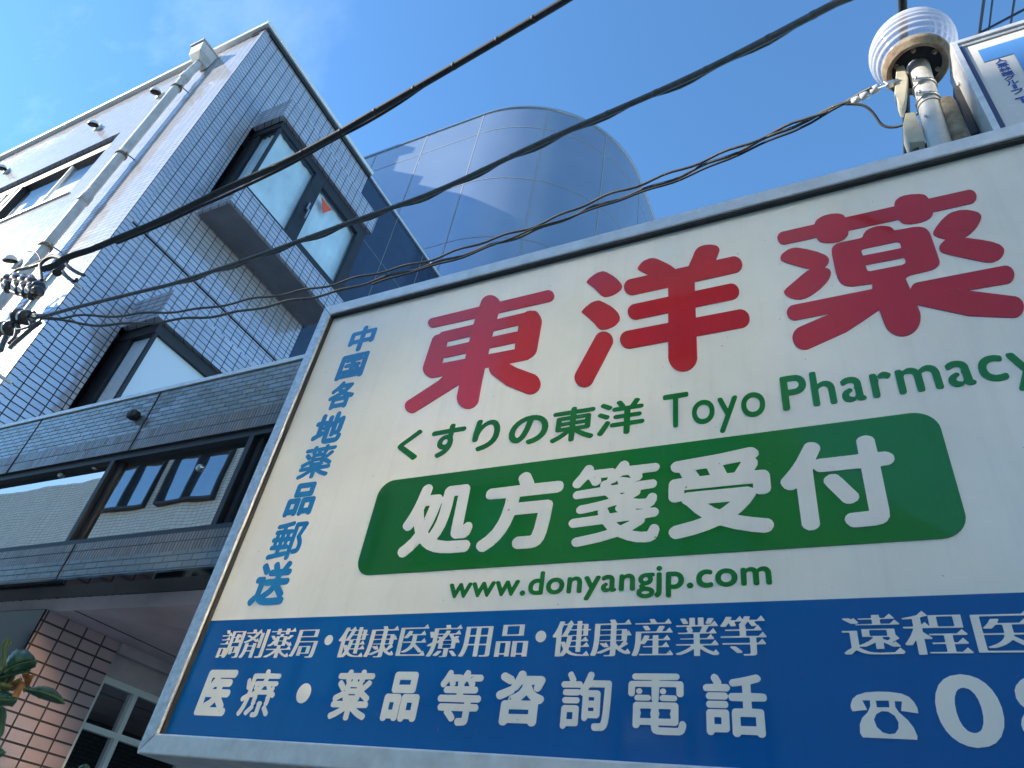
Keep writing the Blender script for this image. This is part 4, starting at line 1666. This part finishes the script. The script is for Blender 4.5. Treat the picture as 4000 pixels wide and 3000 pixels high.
c3 = [(1452, 1111), (1600, 1066), (1844, 990), (2123, 881), (2351, 806), (2700, 682), (3100, 509), (3291, 411), (3345, 391)]
cable('service_cable', c3, 4.6, 3.98, .006, 'lower thin service wire joining the twisted pair near the lamp post', M['black_rubber'], 0, wig=.004, group=GC, phase=4.0)
# tension clamp on the service wires
a, b = atD(*Z5(590, 972), 3.97), atD(*Z5(802, 850), 3.95)
m = MB().tube([a, a + (b - a) * .5, b], [.014, .009, .014], 10)
for t in (.05, .45, .9):
    c = a + (b - a) * t
    d_ = Vector(tuple(b - a)).normalized()
    m.lathe(c, d_, [(.01, -.02), (.02, -.016), (.02, .016), (.01, .02)], 10)
m.tube([b, onY(*Z5(925, 805), YP - .03)], .0035, 8)
tag(m.build('tension_clamp', M['ceramic'], None, origin=a), 'small white segmented tension clamp on the service wire by the lamp globe', 'clamp')
dr = [(500, 1000), (620, 1002), (690, 1022), (745, 1065), (790, 1120), (830, 1180), (880, 1214), (950, 1222), (1040, 1203), (1150, 1125), (1250, 1035), (1330, 985), (1400, 962), (1450, 965), (1500, 985)]
P = [atD(*Z5(*q), 3.93 - .10 * min(1, i / 10)) for i, q in enumerate(dr)]
o = MB().tube(resample(P, .02), .0062, 10).build('drop_wire', M['cable_grey'], None, origin=P[0])
tag(o, 'grey looped drop wire swinging from the clamp to the lamp post', 'wire')
# overhead bundle running along the side street, far wires at the top right
P = [(.77, y, 6.5) for y in (.4, 2, 4, 8, 14, 22)]
P = [onZ(*Z5(1040, -120), 6.5), onZ(*Z5(1046, 0), 6.5), onZ(*Z5(1060, 500), 6.5), onZ(*Z5(1085, 1200), 6.5), onZ(*Z5(1092, 1600), 6.5)]
o = MB().tube(resample(P, .15), .026, 10).build('overhead_bundle', M['black_rubber'], None, origin=P[0])
tag(o, 'black cable bundle passing straight behind the lamp globe', 'cable')
GW = 'distant wires at the top right corner'
for (q0, q1, r, lb) in (((1835, -60), (1770, 420), .016, 'leftmost of the three steep dark wires above the clinic sign'),
                        ((1917, -60), (1858, 420), .010, 'middle of the three steep dark wires above the clinic sign'),
                        ((2128, -60), (2060, 400), .012, 'rightmost of the three steep dark wires above the clinic sign'),
                        ((2300, 45), (1640, 395), .014, 'slanting dark wire crossing the three steep ones above the clinic sign')):
    a, b = atD(*Z5(*q0), 9.0), atD(*Z5(*q1), 10.5)
    o = MB().tube([a, (a + b) / 2, b], r, 8).build('distant_wire', M['black_rubber'], None, origin=a)
    tag(o, lb, 'wire', GW)

# ------------------------------------------------------------------ insulator rack on the tiled corner
YR = 1.52
r0 = onY(*ZR7(705, 290), YR)
rk = thing('insulator_rack', 'steel rod rack with white insulators and looped wires at the corner of the tiled wall', 'insulator rack', (r0[0], YR, 3.4))
zr = r0[2]
m = MB().tube([(r0[0], YR, 3.4), (r0[0], YR, zr + .1)], .02, 12)
m.tube([(r0[0], YR, zr - .02), (r0[0], YB + .01, zr - .02)], .012, 8)
m.tube([(r0[0], YR, zr - .9), (r0[0], YB + .01, zr - .9)], .012, 8)
m.build('rod', M['galv'], rk)
for (pts, nm) in ((((455, 640), (255, 610), (120, 560), (60, 500)), 'arm'), (((480, 240), (330, 290), (215, 310)), 'arm')):
    P = [onY(*ZR7(*q), YR - .03) for q in pts]
    MB().tube(resample(P, .03), .012, 8).build(nm, M['strap'] if pts[0][1] > 500 else M['black_steel'], rk)
ins = [((85, 390), (90, 560)), ((180, 370), (215, 590)), ((275, 390), (295, 620)), ((370, 400), (370, 640)), ((455, 470), (440, 620))]
for (t, b) in ins:
    a_, b_ = Vector(tuple(onY(*ZR7(*t), YR - .04))), Vector(tuple(onY(*ZR7(*b), YR - .04)))
    L = (b_ - a_).length
    d_ = (b_ - a_).normalized()
    pr = [(0, 0), (.022, 0), (.024, .2 * L), (.042, .25 * L), (.044, .36 * L), (.026, .42 * L), (.026, .55 * L), (.04, .62 * L), (.04, .72 * L), (.024, .8 * L), (.02, L), (0, L)]
    io = MB().lathe(a_, d_, pr, 18).build('insulator', M['dark_glaze'], rk)
    MB().lathe(a_ + d_ * .43 * L, d_, [(.0268, 0), (.031, .002), (.031, .10 * L), (.0268, .105 * L)], 14).build('wire_wrap', M['black_rubber'], io)
for (pts, r) in ((((740, 190), (640, 160), (560, 180), (480, 245), (478, 330), (490, 440)), .013), (((760, 200), (690, 300), (670, 350)), .03),
                 (((740, 175), (620, 135), (520, 190), (330, 280), (210, 310), (100, 400)), .010),
                 (((330, 90), (420, 110), (465, 160), (480, 210)), .006), (((780, 250), (850, 310), (940, 360), (985, 375)), .012),
                 (((740, 330), (800, 400), (880, 450), (905, 420)), .010)):
    P = [onY(*ZR7(*q), YR - .035) for q in pts]
    MB().tube(resample(P, .03), r, 8).build('wire_loop', M['black_rubber'], rk)
# lower cluster where the thin wires are tied off
low = MB()
for (t, b) in (((200, 860), (330, 880)), ((20, 1020), (150, 1000))):
    a_, b_ = Vector(tuple(onY(*ZR7(*t), YR - .02))), Vector(tuple(onY(*ZR7(*b), YR - .02)))
    L = (b_ - a_).length
    MB().lathe(a_, b_ - a_, [(0, 0), (.05, 0), (.055, .3 * L), (.03, .4 * L), (.03, .6 * L), (.05, .65 * L), (.05, L), (0, L)], 18).build('spool_insulator', M['dark_glaze'], rk)
for (pts, r) in ((((0, 950), (90, 930), (200, 900), (300, 850), (420, 845), (520, 850)), .012), (((180, 920), (190, 1010), (170, 1120), (100, 1180)), .012),
                 (((480, 930), (380, 1000), (250, 1110), (170, 1180), (110, 1240)), .014), (((190, 1020), (300, 1000), (420, 940), (520, 880)), .007),
                 (((60, 1110), (20, 1200), (0, 1260)), .02), (((330, 900), (360, 960), (330, 1000)), .008), (((410, 810), (350, 850), (440, 880), (390, 840)), .012)):
    P = [onY(*ZR7(*q), YR - .02) for q in pts]
    MB().tube(resample(P, .03), r, 8).build('wire_loop', M['cable_grey'], rk)

# ------------------------------------------------------------------ shrub in the lower left corner
DL = 1.25
s0 = atD(*ZG(-160, 1000), DL)
sb_ = thing('leafy_shrub', 'leafy shrub branch with a withered orange flower in front of the pink tiles', 'plant', (s0[0], s0[1], 0))


def leaf(outline, mid, d, mat, curl=.012, name='leaf'):
    """outline and midrib given as pixels of the lower left view; the blade is arched across its midrib"""
    A = Vector(tuple(atD(*ZG(*mid[0]), d)))
    B = Vector(tuple(atD(*ZG(*mid[-1]), d)))
    view = Vector(tuple(ray(*ZG(*mid[0]))))
    # toothed edge
    o2 = []
    k = len(outline)
    for i in range(k):
        p, q = outline[i], outline[(i + 1) % k]
        nseg = max(1, int(math.hypot(q[0] - p[0], q[1] - p[1]) / 26))
        for j in range(nseg):
            t = j / nseg
            x, y = p[0] + (q[0] - p[0]) * t, p[1] + (q[1] - p[1]) * t
            ox, oy = x - (mid[0][0] + mid[-1][0]) / 2, y - (mid[0][1] + mid[-1][1]) / 2
            L = math.hypot(ox, oy) + 1e-6
            e = 5 if (len(o2) % 2) else -3
            o2.append((x + ox / L * e, y + oy / L * e))
    # midrib samples
    ms_ = []
    for i in range(len(mid) - 1):
        for j in range(6):
            t = j / 6
            ms_.append((mid[i][0] + (mid[i + 1][0] - mid[i][0]) * t, mid[i][1] + (mid[i + 1][1] - mid[i][1]) * t))
    ms_.append(mid[-1])
    m_ = MB()
    vs, fs = [], []
    kk = len(o2)
    rib = []
    for (x, y) in o2:
        j = min(range(len(ms_)), key=lambda i: (ms_[i][0] - x) ** 2 + (ms_[i][1] - y) ** 2)
        rib.append(ms_[j])
    rows = 4
    for r_ in range(rows + 1):
        t = r_ / rows
        for (x, y), (mx_, my_) in zip(o2, rib):
            w = math.hypot(x - mx_, y - my_) / 110
            dd = d + curl * (t * t * w * 1.3 - .35 * math.sin(t * 3.1) * w) + .004 * math.sin((x + y) * .045) * t
            vs.append(atD(*ZG(mx_ + (x - mx_) * t, my_ + (y - my_) * t), dd))
    for r_ in range(rows):
        for i in range(kk):
            i2 = (i + 1) % kk
            fs.append((r_ * kk + i, r_ * kk + i2, (r_ + 1) * kk + i2, (r_ + 1) * kk + i))
    m_.add(vs, fs, True)
    lo = m_.build(name, mat, sb_)
    s_ = lo.modifiers.new('thickness', 'SOLIDIFY')
    s_.thickness = .0008
    MB().tube(resample([atD(*ZG(*p), d - .003) for p in mid], .01), .0012, 6).build('midrib', M['leaf_light'], lo)
    return lo


leaf([(30, 640), (45, 560), (80, 470), (150, 390), (185, 375), (230, 392), (290, 380), (340, 420), (385, 480), (402, 520), (380, 570), (300, 600), (180, 625), (90, 640)], [(40, 630), (180, 545), (385, 500)], DL, M['leaf'])
leaf([(150, 800), (230, 790), (330, 790), (410, 772), (500, 775), (580, 800), (640, 850), (680, 900), (700, 970), (620, 965), (520, 935), (420, 905), (330, 860), (240, 820)], [(150, 795), (400, 825), (600, 890), (698, 968)], DL + .03, M['leaf'])
leaf([(-60, 850), (30, 835), (110, 845), (170, 870), (188, 920), (165, 970), (130, 1000), (60, 985), (-60, 1000)], [(-60, 920), (60, 920), (175, 925)], DL - .02, M['leaf'])
leaf([(-70, 1030), (20, 985), (60, 1010), (75, 1080), (60, 1180), (45, 1280), (10, 1330), (-70, 1360)], [(20, 990), (15, 1150), (0, 1330)], DL + .01, M['leaf'])
leaf([(-60, 1430), (0, 1425), (30, 1460), (70, 1490), (30, 1520), (0, 1555), (-60, 1560)], [(-60, 1490), (65, 1490)], DL, M['leaf'])
leaf([(850, 1700), (850, 1650), (880, 1625), (930, 1618), (965, 1630), (975, 1700)], [(900, 1720), (925, 1622)], DL + .05, M['leaf'])
leaf([(255, 635), (290, 640), (325, 680), (342, 730), (310, 735), (275, 690)], [(258, 638), (335, 730)], DL - .01, M['leaf_light'])
leaf([(-20, 690), (60, 650), (180, 615), (290, 600), (340, 598), (300, 625), (180, 655), (60, 685)], [(-10, 688), (330, 602)], DL + .015, M['leaf_light'])
m = MB()
for pts, r in ((((-160, 1000), (-40, 780), (80, 780), (160, 800)), .004), (((-160, 1000), (-30, 640), (40, 540), (42, 360), (60, 300), (90, 270)), .0032),
               (((42, 420), (90, 320), (128, 310)), .0022), (((50, 340), (75, 290), (70, 268)), .002), (((90, 320), (110, 300), (100, 280)), .0018),
               (((80, 780), (160, 730), (235, 690)), .0025)):
    m.tube(resample([atD(*ZG(*p), DL + .005) for p in pts], .015), r, 8)
P = [atD(*ZG(-160, 1000), DL + .005), atD(*ZG(-260, 1500), DL + .05)]
P.append(np.array([P[-1][0] - .05, P[-1][1] + .1, 0]))
m.tube(resample(P, .08), .007, 8)
m.build('branch', M['twig'], sb_)
fl = MB()
fc = Vector(tuple(atD(*ZG(250, 730), DL - .012)))
for i in range(14):
    a = i * 2.4
    d_ = Vector((math.cos(a), math.sin(a) * .6, math.sin(a * 1.7) * .9)).normalized()
    u = d_.cross(Vector((.3, .5, .8))).normalized()
    R_ = .011 + .004 * random.random()
    v0 = fc + d_ * .002
    fl.add([v0, fc + d_ * R_ * .7 + u * .006, fc + d_ * R_ * 1.25, fc + d_ * R_ * .7 - u * .006], [(0, 1, 2, 3)], True)
fl.tube([fc, fc + Vector((0, 0, -.02))], .0045, 8)
fl.build('flower', M['flower'], sb_)
